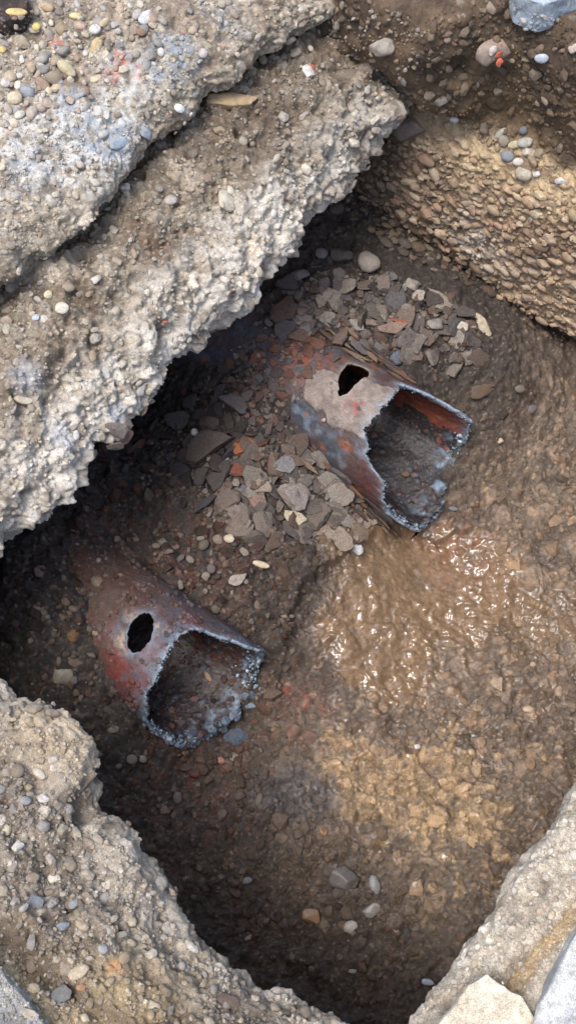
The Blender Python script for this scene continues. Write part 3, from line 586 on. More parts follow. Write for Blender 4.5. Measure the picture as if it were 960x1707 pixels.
def paint2(base, th, b, lip, hd_):
    c = mix(np.broadcast_to(lin(84, 66, 60), base.shape), lin(70, 74, 82), sm(fbm(base, .07, 3, 4001), -.3, .4))
    c = mix(c, lin(118, 134, 150), sm(fbm(base, .035, 4, 4002), .05, .5)*.6*np.clip(blobpx(base, 530, 720, 70, 1, .6)+.5, 0, 1))
    c = mix(c, lin(150, 92, 54), sm(fbm(base, .04, 4, 4003), .2, .55)*.7); c = mix(c, lin(96, 52, 44), np.clip(blobpx(base, 625, 815, 50, 2, .7)+.8*blobpx(base, 680, 640, 40, 3, .8), 0, 1)*.7)
    c = mix(c, lin(152, 84, 52), np.clip(blobpx(base, 510, 590, 46, 4, .7), 0, 1)*sm(fbm(base, .03, 3, 4004), -.4, .3)*.8)
    mort = np.clip(blobpx(base, 610, 680, 44, 5, .35)+blobpx(base, 535, 645, 36, 6, .35)+.9*blobpx(base, 640, 655, 24, 7, .35)+.8*blobpx(base, 560, 690, 26, 8, .35)+blobpx(base, 600, 640, 22, 9, .4), 0, 1)
    mort *= sm(fbm(base, .03, 3, 4005), -.7, -.2); c = mix(c, mix(np.broadcast_to(lin(150, 136, 126), base.shape), lin(126, 112, 102), sm(fbm(base, .03, 3, 4006), -.3, .4)), sm(mort, .35, .6)*.9)
    c = mix(c, lin(168, 74, 78), blobpx(base, 590, 672, 18, 10, .6)*sm(fbm(base, .012, 3, 4007), -.1, .3)*.6)
    right = sm(th, .25, .5); c = mix(c, lin(150, 172, 190), np.exp(-np.maximum(lip, 0)/.012)*(.35+.5*right)*sm(fbm(base, .02, 3, 4008), -.6, .3))
    c = mix(c, lin(166, 186, 200), np.exp(-np.maximum(lip, 0)/.005)*.7*sm(fbm(base, .012, 3, 4010), -.4, .2)*(.4+.6*np.abs(np.sin(th))))
    c = mix(c, lin(170, 160, 146), np.exp(-np.maximum(hd_, 0)/.008)*.5)
    return c, sm(mort, .3, .6)*.0035+fbm(base, .01, 2, 4011)*.0009, np.clip(.55+.25*fbm(base, .04, 3, 4009)+.25*mort, .3, .95)
pipe1, th1, b1 = pipe(P1, OVAL, paint1, "rust red broken pipe with an oval hole, beside the near gravel bank", 1000)
pipe2, th2, b2 = pipe(P2, HOLE2, paint2, "rusty broken pipe with grey mortar round its ragged hole, beside the pebble wall", 2000)
#STONES
# ------------------------------------------------------------------ stone shapes, shared by all stones of a shape
R = random.Random(5)
def shape(name, seed, sub, kind, smooth=True):
    r = np.random.default_rng(seed); v, f = ico(sub); v = v.copy()
    if kind == 'pebble':
        v *= r.uniform(.86, 1.08, 3); v *= (1+.22*perlin(v+seed*3.1, 1.1, seed)[:, None]+.07*perlin(v+seed*3.1, .45, seed)[:, None])
    else:
        n = 13 if kind == 'rock' else 9
        for i in range(n):
            d = r.normal(0, 1, 3)
            if kind == 'flake': d[2] *= .12
            d /= np.linalg.norm(d); h = r.uniform(.5, .85) if kind == 'rock' else r.uniform(.45, .85)
            v = v-np.maximum(v@d-h, 0)[:, None]*d
        v[:, :2] /= np.abs(v[:, :2]).max(0)
        if kind == 'flake':
            t = np.sign(v[:, 2])*np.abs(v[:, 2])**.35; v[:, 2] = t*(1+.35*np.round(perlin(v*np.array([1, 1, 0])+seed, .7, seed)*3)/1.5)+.5*perlin(v*np.array([1, 1, 0])+seed*2, 1.3, seed+1)
            v[:, :2] *= (1+.22*perlin(v*np.array([1, 1, 0])+seed, .5, seed+2)+.12*perlin(v*np.array([1, 1, 0])+seed, .2, seed+4))[:, None]
        else:
            v /= np.abs(v).max(0); v += .08*np.stack([perlin(v+seed, .5, seed+k) for k in range(3)], -1)+(.05*np.stack([perlin(v+seed, .17, seed+k+5) for k in range(3)], -1) if sub > 2 else 0)
    o = mesh_np(name, v, f, None, smooth=smooth); me = o.data; bpy.data.objects.remove(o); return me
def withmat(me, m):
    c = me.copy(); c.materials.append(m); return c
BASE = {'pebble': [shape("pebble", 100+i, 2, 'pebble') for i in range(8)], 'rock': [shape("rock", 200+i, 3, 'rock') for i in range(8)],
        'flake': [shape("flake", 300+i, 3, 'flake') for i in range(10)], 'chip': [shape("chip", 400+i, 2, 'rock', False) for i in range(8)]}
MESH = {(k, m.name): [withmat(x, m) for x in v] for k, v in BASE.items() for m in (M_STONE, M_FLAKE, M_WETSTONE)}
def stone(px, py, ln, wd, ang, color, kind='pebble', name='pebble', label=None, cat=None, group=None, thick=.7, lift=.3, mat=M_STONE, parent=None, tilt=.0, face=.6, dust=0.):
    """a stone lying on whatever surface the photo shows there; ln, wd in photo pixels, ang its long axis (degrees, anticlockwise in the picture)"""
    h = surf(px, py)
    if h is None: return None
    P, n, d = h; n = n/np.linalg.norm(n); vw = (CAM-P)/np.linalg.norm(CAM-P); n = n+vw*face; n /= np.linalg.norm(n)
    n += np.array([R.gauss(0, 1) for _ in range(3)])*tilt; n /= np.linalg.norm(n)
    color = np.asarray(color)*(1-dust)+allC[LAST[0]]*1.12*dust
    a = math.radians(ang); u = math.cos(a)*RIGHT+math.sin(a)*UPV; u = u-(u@n)*n; u /= np.linalg.norm(u); w_ = np.cross(n, u); s_ = d/F/2
    t = min(ln, wd)*s_*thick; me = R.choice(MESH[(kind, mat.name)]); o = bpy.data.objects.new(name, me); link(o, parent)
    M = Matrix.Identity(4); c = P+n*t*lift
    for i in range(3): M[i][0], M[i][1], M[i][2], M[i][3] = u[i]*ln*s_, w_[i]*wd*s_, n[i]*t, c[i]
    if parent: o.matrix_parent_inverse = parent.matrix_world.inverted()
    o.matrix_basis = M
    o.color = (*[min(.9, max(.004, x)) for x in color], 1)
    tag(o, label, cat, group); return o
def poly_rand(poly, n, mind=0, rnd=R):
    xs, ys = [p[0] for p in poly], [p[1] for p in poly]; out = []; tries = 0; cell = {}
    g = max(mind, 1)
    while len(out) < n and tries < n*30:
        tries += 1; x, y = rnd.uniform(min(xs), max(xs)), rnd.uniform(min(ys), max(ys))
        if not (0 < x < PW and 0 < y < PH) or not in_poly(np.array([x]), np.array([y]), poly)[0]: continue
        k = (int(x/g), int(y/g))
        if mind and any((x-a)**2+(y-b)**2 < mind*mind for i in (-1, 0, 1) for j in (-1, 0, 1) for a, b in cell.get((k[0]+i, k[1]+j), ())): continue
        cell.setdefault(k, []).append((x, y)); out.append((x, y))
    return out
SCAT = []
ANCH = []
def cname(c):
    r, g, b = c
    y = .3*r+.6*g+.1*b; tone = 'dark ' if y < .06 else ('pale ' if y > .33 else '')
    if r > 2.0*g: return tone+'rusty'
    if b > g*1.02: return tone+'bluish grey'
    if r > 1.22*g and b < .8*g: return tone+('reddish brown' if r > 1.45*g else 'brown')
    if b < .72*g: return tone+'tan'
    return tone+'grey'
def name_all():
    """what sets each scattered stone apart: its colour and the noted thing nearest to it"""
    ords = ['nearest', 'second nearest', 'third nearest', 'fourth nearest', 'fifth nearest', 'sixth nearest', 'seventh nearest', 'eighth nearest', 'ninth nearest', 'tenth nearest', 'eleventh nearest', 'twelfth nearest', 'thirteenth nearest']
    bins = {}
    for o, x, y, size, noun in SCAT:
        d, ax, ay, an = min((math.hypot(x-a, y-b), a, b, t) for a, b, t in ANCH)
        rel = ('right of' if x > ax else 'left of') if abs(x-ax) > abs(y-ay) else ('below' if y > ay else 'above')
        bins.setdefault((size+cname(o.color[:3]), noun, rel, an), []).append((d, o))
    for (c, noun, rel, an), v in bins.items():
        v.sort(key=lambda t: t[0])
        for i, (d, o) in enumerate(v):
            o['label'] = f"{c} {noun} {rel} {an}" if len(v) == 1 else f"{ords[min(i, 12)]} {c} {noun} {rel} {an}"
def col(*c, v=.15):
    k = 1+R.uniform(-v, v); return lin(*c)*k
PALE = [(204, 192, 168), (180, 168, 146), (164, 150, 130), (212, 206, 192), (150, 144, 136), (194, 174, 138), (172, 154, 130), (142, 132, 120), (186, 182, 176), (168, 142, 122), (146, 148, 150)]
def scatter(poly, n, lo, hi, kinds, pal, mind=8, power=2.2, ang=None, **kw):
    got = []
    for x, y in poly_rand(poly, n, mind):
        L_ = lo+(hi-lo)*R.random()**power; a = R.uniform(0, 180) if ang is None else ang+R.gauss(0, 16)
        o = stone(x, y, L_, L_*R.uniform(.58, .95), a, col(*R.choice(pal), v=.25), kind=R.choice(kinds), **kw)
        if o:
            got.append(o)
            if kw.get('label'): SCAT.append((o, x, y, ('large ' if L_ > lo+.5*(hi-lo) else ('small ' if L_ < lo+.12*(hi-lo) else '')), kw['cat']))
    return got
def gravel(name, label, poly, n, lo, hi, pal, mat=None, sub=0, flat=1., lift=.2, dust=.7):
    """countless grit: real little stones joined in one object"""
    v0, f0 = ico(sub); g = np.random.default_rng(len(label)+n); nv = len(v0)
    xs, ys = [q[0] for q in poly], [q[1] for q in poly]; x = g.uniform(max(min(xs), 1), min(max(xs), PW-2), n*4); y = g.uniform(max(min(ys), 1), min(max(ys), PH-2), n*4)
    ok_ = in_poly(x, y, poly) & ~((x > 200) & (x < 270) & (y > 1010) & (y < 1100)) & ~((x > 555) & (x < 625) & (y > 598) & (y < 668))
    if hi > 20: ok_ &= ~in_poly(x, y, [(190, 905), (435, 1080), (425, 1190), (335, 1262), (238, 1235), (150, 1080)])      # none on the near pipe
    x, y = x[ok_][:n], y[ok_][:n]; k = IDX[(y/BS).astype(int), (x/BS).astype(int)]; k = k[k >= 0]; P = allP[k].astype(float)
    thin_ = perlin(P+11., .07, 9)+.35*perlin(P+11., .025, 9) > g.uniform(-.45, .25, len(P)); k, P = k[thin_], P[thin_]; N_ = allN[k].astype(float); m = len(k)
    s_ = zd[k]/F/2*(lo+(hi-lo)*g.random(m)**2.5); v = v0[None]*g.uniform(.6, 1.1, (m, 1, 3))+g.normal(0, .1 if sub == 0 else .15, (m, nv, 3))
    q = g.normal(0, 1, (m, 4)); q /= np.linalg.norm(q, axis=1, keepdims=True); w0, x0, y0, z0 = q.T
    Rm = np.stack([1-2*(y0*y0+z0*z0), 2*(x0*y0-z0*w0), 2*(x0*z0+y0*w0), 2*(x0*y0+z0*w0), 1-2*(x0*x0+z0*z0), 2*(y0*z0-x0*w0), 2*(x0*z0-y0*w0), 2*(y0*z0+x0*w0), 1-2*(x0*x0+y0*y0)], -1).reshape(m, 3, 3)
    v = np.einsum('mij,mvj->mvi', Rm, v); v = v-(v*N_[:, None]).sum(-1, keepdims=True)*N_[:, None]*(1-flat)
    VV = [(v*s_[:, None, None]+P[:, None]+N_[:, None]*(s_*lift)[:, None, None]).reshape(-1, 3)]
    FF = [(f0[None]+(np.arange(m)*nv)[:, None, None]).reshape(-1, 3)]
    pc = lin(*np.asarray(pal, float).ravel()).reshape(-1, 3)[g.integers(0, len(pal), m)]*(1-dust)+allC[k]*1.1*dust
    CC = [np.repeat(pc*g.uniform(.75, 1.25, (m, 1)), nv, 0)]
    ob = mesh_np(name, np.concatenate(VV), np.concatenate(FF), mat or M_GRAVEL, np.concatenate(CC), .85, smooth=False); tag(ob, label, kind="stuff"); return ob
def thing(px, py, ln, wd, ang, c, label, cat='stone', kind='pebble', name=None, **kw):
    short = label.split(',')[0]
    for cut_ in (' beside ', ' lying ', ' near ', ' between ', ' below ', ' above ', ' just ', ' left of ', ' right of ', ' under ', ' next ', ' on ', ' in ', ' at ', ' past ', ' set ', ' leaning ', ' sunk ', ' touching ', ' behind ', ' apart ', ' with ', ' against ', ' standing ', ' alone ', ' bedded ', ' inside ', ' of the ', ' propped '):
        short = short.split(cut_)[0]
    if len(short.split()) >= 3: ANCH.append((px, py, 'the '+short))
    return stone(px, py, ln, wd, ang, lin(*c), kind=kind, name=name or {'pebble': 'pebble', 'rock': 'stone', 'chip': 'stone', 'flake': 'stone'}[kind], label=label, cat=cat, **kw)

# ------------------------------------------------------------------ slabs and kerb pieces traced on their own plane
def chunk(name, poly, z, thick, color, color2, label, cat, seed, dome=0., rough_amp=.003, tiltv=(0, 0), kind=None):
    pts = np.array([at(x, y, z) for x, y in poly]); m = 220
    seg = np.linalg.norm(np.roll(pts, -1, 0)-pts, axis=1); cum = np.r_[0, np.cumsum(seg)]; t = np.linspace(0, cum[-1], m, endpoint=False)
    ring = np.stack([np.interp(t, cum, np.r_[pts[:, k], pts[0, k]]) for k in range(3)], -1); ctr = ring.mean(0)
    rings = [(k, 0.) for k in np.linspace(.02, .97, 60)]+[(.99, -.003), (1.0, -.01), (1.005, -.02)]+[(1.005-.02*k, -.02-(thick-.02)*k) for k in np.linspace(.1, 1, 14)]
    G = np.stack([ctr+(ring-ctr)*k+np.array([0, 0, dz]) for k, dz in rings], 0); Gc = np.concatenate([G, G[:, :1]], 1)
    X = Surf(Gc); top = np.array([k < .98 for k, _ in rings]).repeat(m+1)
    X.N = normals(Gc, False).reshape(-1, 3).astype(f32); X.N[:, :] = np.where((X.N@np.array([0, 0, 1], f32) < 0)[:, None] & top[:, None], -X.N, X.N)
    out = (X.G-ctr)*np.array([1, 1, 0]); out /= np.linalg.norm(out, axis=1, keepdims=True)+1e-9
    X.N = np.where(top[:, None], np.array([0, 0, 1.], f32), out.astype(f32))
    h1, i1 = stones(X.G, .012, .5, seed); h2, i2 = stones(X.G, .006, .7, seed+1)
    hh = np.maximum(h1*.4, h2*.5)
    edge = np.interp(np.array([k for k, _ in rings]).repeat(m+1), [.85, 1.0], [0, 1])
    X.push(fbm(X.G, .06, 4, seed)*rough_amp*2+hh*rough_amp*120*.004+perlin(X.G, .006, seed+3)*rough_amp*.25+fbm(X.G, .03, 3, seed+7)*.006*edge)
    X.P[:, 2] += (X.G[:, 0]-ctr[0])*tiltv[0]+(X.G[:, 1]-ctr[1])*tiltv[1]
    X.P = X.P.reshape(len(rings), m+1, 3); X.P[:, -1] = X.P[:, 0]; X.P = X.P.reshape(-1, 3)
    c = mix(np.broadcast_to(lin(*color), X.G.shape), lin(*color2), sm(fbm(X.G, .05, 4, seed+5), -.35, .35))
    c = mix(c, pick(PEB, i1), sm(hh, .0006, .002)*.35)*(1+.25*fbm(X.G, .01, 2, seed+6))[:, None]
    Fq = grid_faces(len(rings), m+1); o = mesh_np(name, X.P, Fq, M_GRAVEL, c, .85)
    if sum(p.normal.z for p in list(o.data.polygons)[:200]) < 0: o.data.flip_normals()
    ZB.append((X.P, X.N, c)); tag(o, label, cat); return o
chunk("concrete_slab", [(700, 1760), (722, 1712), (755, 1682), (780, 1640), (812, 1621), (836, 1640), (850, 1652), (872, 1660), (884, 1685), (900, 1712), (930, 1770)], 1.025, .1, (216, 202, 176), (190, 174, 148), "pale broken concrete slab lying on the pavement edge near the kerb", "slab", 701)
chunk("kerb_stone", [(893, 1800), (893, 1700), (900, 1672), (918, 1640), (935, 1600), (955, 1560), (1000, 1490), (1320, 1060), (1440, 1130), (1080, 1800)], 1.05, .12, (204, 202, 194), (166, 166, 164), "white and blue grey kerb stone beside the pale broken slab", "kerb stone", 711, rough_amp=.006)
chunk("stone_slab", [(850, -70), (856, -22), (866, -8), (886, 2), (906, 7), (926, 2), (940, -6), (962, -12), (1010, -20), (1010, -70)], 1.11, .07, (172, 182, 190), (140, 148, 156), "blue grey slab jutting out over the dark soil of the end wall", "slab", 721, rough_amp=.0015)
chunk("paving_slab", [(-60, 1560), (0, 1612), (18, 1640), (38, 1658), (62, 1690), (85, 1720), (60, 1800), (-80, 1800)], 1.045, .08, (112, 112, 110), (150, 148, 142), "grey weathered paving slab at the outer side of the near gravel bank", "slab", 731, rough_amp=.002)
chunk("wet_slab", [(-60, -50), (0, -40), (40, -30), (48, -2), (46, 14), (30, 26), (8, 36), (-20, 38), (-60, 20)], 1.13, .05, (76, 62, 54), (60, 50, 46), "dark brown smooth slab beyond the loose pebbles", "slab", 741, rough_amp=.001)
exec_zb = np.concatenate([z[0] for z in ZB]); allN = np.concatenate([z[1] for z in ZB]); allC = np.concatenate([z[2] for z in ZB]); allP = exec_zb
zx, zy, zd = project(allP); ok = np.where((zx >= 0) & (zx < PW-1) & (zy >= 0) & (zy < PH-1))[0]; ok = ok[np.argsort(-zd[ok])]
IDX[:] = -1; IDX[(zy[ok]/BS).astype(int), (zx[ok]/BS).astype(int)] = ok
OBJ = {o.name: o for o in COL.objects}

# ------------------------------------------------------------------ loose pebbles on the gravel top
for a in [(28, 21, 36, 14, 2, (206, 182, 118), "long pale yellow pebble beside the dark slab"), (61, 45, 17, 15, 30, (214, 190, 112), "square yellow pebble just below the long pale yellow one"),
          (80, 13, 24, 16, -20, (186, 160, 128), "tan pebble past the end of the long pale yellow one"), (126, 27, 13, 22, 100, (206, 186, 132), "upright cream yellow pebble near the top of the gravel"),
          (159, 50, 19, 19, 10, (224, 222, 214), "squarish white pebble in the loose gravel"), (160, 77, 36, 17, 72, (188, 166, 122), "long tan pebble standing just below the squarish white one"),
          (111, 115, 38, 20, -38, (186, 172, 136), "large cream oblong pebble in the middle of the loose gravel"), (73, 142, 36, 18, -45, (150, 126, 104), "brown oblong pebble next to the blue grey round one"),
          (92, 131, 31, 27, -10, (140, 126, 106), "broad brown grey pebble between the cream and brown oblong ones"), (47, 155, 27, 25, -40, (142, 146, 150), "round blue grey pebble beside the small white one"),
          (31, 143, 15, 17, 0, (226, 216, 196), "small white pebble touching the round blue grey one"), (25, 165, 27, 23, 30, (196, 182, 150), "cream angular pebble with a notch, beyond the small white one"),
          (71, 117, 26, 16, 20, (140, 138, 136), "flat grey pebble above the broad brown grey one"), (72, 97, 20, 17, 80, (158, 150, 138), "small round grey pebble above the flat grey one"),
          (40, 73, 34, 25, -25, (158, 144, 124), "big tan angular pebble left of the rounded grey ones", 'rock'), (104, 48, 24, 28, 40, (150, 134, 106), "olive tan triangular stone in the loose gravel", 'rock'),
          (244, 28, 34, 22, 50, (206, 206, 202), "pale grey block of stone set near the upper edge of the gravel", 'rock'), (234, 54, 15, 20, 80, (146, 118, 92), "brown oval pebble just below the pale grey block"),
          (142, 152, 17, 18, 40, (150, 124, 108), "pinkish brown pebble apart at the edge of the loose gravel"), (5, 83, 14, 13, 0, (212, 186, 116), "yellow pebble at the very border of the gravel"),
          (299, 181, 14, 20, 70, (222, 222, 218), "white oval pebble stuck on the rim of the gravel top"), (243, 222, 20, 26, 60, (150, 156, 162), "grey pebble in the rim between the white and the blue one", 'rock'),
          (196, 238, 36, 25, 10, (150, 164, 174), "blue angular chunk in the broken rim of the gravel top", 'rock'), (62, 20, 12, 15, 0, (160, 150, 132), "little grey pebble between the two yellow ones")]:
    thing(*a[:7], cat="pebble", kind=a[7] if len(a) > 7 else 'pebble', name="pebble", lift=.35)
TOPP = [(0, 40), (60, 0), (400, 0), (300, 70), (230, 130), (150, 190), (60, 190), (0, 210)]
scatter(TOPP, 130, 10, 24, ['pebble', 'pebble', 'rock', 'chip'], PALE, mind=10, power=1.8, label="small loose pebble among the others on the gravel top", cat="pebble", group="loose pebbles on the gravel top", name="pebble", dust=.3, lift=.15)
RIM = [(0, 200), (150, 190), (300, 60), (430, 0), (530, 0), (400, 90), (300, 180), (230, 240), (160, 320), (60, 400), (0, 440)]
scatter(RIM, 150, 7, 20, ['pebble', 'rock', 'chip'], PALE, mind=9, name="stone", dust=.6, parent=OBJ["gravel_top"], lift=.0)
gravel("gravel", "fine grit and small stones over the gravel top", [(0, 0), (540, 0), (400, 90), (300, 180), (160, 320), (0, 440)], 3600, 3, 9, PALE)

# ------------------------------------------------------------------ ledge
for a in [(390, 168, 86, 30, -4, (170, 146, 112), "flat tan slab of stone lying under the gravel top's rim", 'flake'), (377, 338, 36, 40, 60, (186, 176, 156), "pale angular stone in the middle of the ledge", 'rock'),
          (635, 78, 30, 48, 84, (160, 150, 136), "upright grey beige stone beside the dark end of the ledge", 'rock'), (513, 120, 20, 24, 40, (208, 200, 190), "white chip with a red bit beside it, high on the ledge", 'chip'),
          (519, 112, 12, 10, 0, (186, 92, 70), "red brick crumb touching the white chip", 'chip'), (104, 514, 24, 20, 10, (198, 190, 170), "round cream pebble at the near end of the ledge", 'pebble'),
          (81, 491, 15, 16, 0, (206, 194, 158), "small yellowish pebble just above the round cream one", 'pebble'), (74, 532, 14, 18, 80, (200, 190, 172), "small pale pebble just below the round cream one", 'pebble'),
          (60, 530, 14, 14, 40, (186, 192, 198), "bluish white chip beside the small pale pebble", 'chip'), (40, 667, 34, 15, -4, (190, 178, 156), "long cream pebble low on the near end of the ledge", 'pebble'),
          (680, 213, 58, 50, -12, (126, 112, 102), "large smooth brown grey cobble wedged in the corner between ledge and end wall", 'rock'), (275, 536, 10, 9, 0, (190, 110, 90), "tiny red pebble in the pale lip of the ledge", 'pebble'),
          (330, 500, 18, 14, 20, (190, 178, 160), "pale stone stub above the lip of the ledge", 'rock'), (235, 650, 30, 18, 40, (170, 166, 160), "bluish pale lump hanging at the ledge lip", 'rock')]:
    thing(*a[:7], kind=a[7], lift=.25, thick=.55)
LED = [(0, 470), (60, 420), (180, 325), (300, 200), (400, 125), (560, 10), (640, 0), (720, 60), (640, 200), (595, 270), (500, 340), (430, 470), (340, 555), (280, 610), (200, 690), (130, 755), (60, 850), (0, 890)]
scatter(LED, 290, 8, 24, ['rock', 'rock', 'chip', 'pebble'], PALE+[(206, 196, 176)]*3, mind=12, power=2.4, name="stone", dust=.6, parent=OBJ["earth_ledge"], lift=-.05)
gravel("gravel", "fine grit over the crumbling ledge", LED, 4200, 3, 10, PALE+[(210, 200, 180)]*2)

# ------------------------------------------------------------------ end wall: packed pebbles and stones in the soil
WALLP = [(600, 300), (640, 235), (700, 235), (760, 250), (850, 300), (960, 345), (960, 590), (880, 540), (800, 480), (700, 440), (620, 390), (550, 340)]
WCOL = [(176, 150, 122), (150, 126, 102), (190, 166, 136), (140, 116, 98), (166, 130, 108), (134, 124, 114), (204, 186, 156), (120, 100, 82), (160, 122, 104)]
for x, y in poly_rand(WALLP, 230, 13):
    near = (y-(200+.42*(x-640))) < 60; L_ = 11+20*R.random()**1.8
    stone(x, y, L_, L_*R.uniform(.42, .8), -28+R.gauss(0, 26), col(*R.choice(WCOL+([(216, 198, 164)]*5 if near else [])), v=.2), R.choice(['pebble', 'rock', 'rock']), name="pebble", parent=OBJ["earth_wall"], lift=-.3, thick=.7, face=.3, dust=.7)
gravel("gravel", "tightly packed small pebbles in the face of the end wall", WALLP, 2600, 5, 13, WCOL, sub=1, flat=.8, lift=.0, dust=.75)
for a in [(820, 82, 64, 58, -30, (158, 140, 124), "lump of old mortar and red brick bedded in the dark soil", 'rock'), (902, 97, 17, 27, 84, (176, 184, 194), "pale blue oval stone in the dark soil", 'pebble'),
          (745, 66, 12, 14, 0, (160, 132, 116), "small pinkish stone left of the mortar lump", 'pebble'), (956, 80, 18, 18, 20, (190, 172, 160), "pink white stone in the soil beyond the pale blue one", 'rock'),
          (833, 222, 24, 12, 40, (178, 174, 160), "slim pale pebble, uppermost of the cluster under the soil", 'pebble'), (839, 234, 20, 22, 60, (158, 148, 128), "mottled tan pebble below the slim pale one", 'pebble'),
          (857, 241, 13, 22, 95, (196, 182, 146), "upright cream pebble in the middle of the cluster", 'pebble'), (875, 237, 28, 18, 14, (182, 180, 166), "grey white oval pebble in the cluster, beside the upright cream one", 'pebble'),
          (881, 253, 24, 20, -20, (198, 184, 164), "broad cream stone below the grey white oval one", 'rock'), (863, 270, 19, 16, 0, (200, 192, 178), "whitish round pebble under the upright cream one", 'pebble'),
          (845, 260, 18, 24, 60, (140, 144, 150), "blue grey pebble left of the whitish round one", 'pebble'), (872, 290, 30, 24, -10, (178, 168, 148), "large flat beige pebble lowest of the cluster", 'pebble'),
          (872, 217, 16, 16, 0, (118, 120, 124), "dark grey round pebble at the top of the cluster", 'pebble'), (895, 290, 10, 16, 90, (204, 202, 196), "white upright chip right of the large flat beige pebble", 'chip'),
          (934, 302, 12, 20, 80, (206, 200, 190), "white chip standing alone in the pale sandy band", 'chip'), (757, 199, 16, 14, 0, (170, 168, 164), "light grey pebble on the pale crown of the packed pebbles", 'pebble'),
          (735, 168, 24, 20, 30, (128, 120, 110), "grey crumbly stone under the dark hollow", 'rock'), (806, 212, 20, 24, 50, (120, 104, 88), "brown stone between the light grey pebble and the cluster", 'rock')]:
    thing(*a[:7], kind=a[7], lift=.2, thick=.75)
LUMP = [o for o in COL.objects if o.get('label', '').startswith('lump of old mortar')][0]
bpy.context.view_layer.update()
for k, (dx, dy, l) in enumerate([(-4, -6, 20), (9, 0, 18), (-12, 16, 12), (12, -9, 10), (13, 14, 16)]):
    stone(820+dx, 82+dy, l, l*.7, 70, lin(*((190, 98, 72) if k != 0 else (216, 206, 196))), 'chip', name="brick_crumb" if k else "mortar_chip", parent=LUMP, lift=4.5, thick=.7)
SOIL = [(700, 40), (760, 0), (860, 0), (960, 40), (960, 320), (880, 290), (780, 220), (700, 180)]
scatter(SOIL, 110, 8, 26, ['rock', 'chip'], [(104, 86, 70), (86, 72, 60), (122, 104, 84), (126, 110, 92), (150, 136, 118)], mind=12, power=2, name="stone", parent=OBJ["earth_wall"], lift=0., dust=.4)
gravel("gravel", "crumbs of dark soil over the end wall", SOIL, 1500, 3, 10, [(80, 66, 54), (96, 78, 62), (60, 50, 42), (140, 122, 100)], mat=M_SOIL)

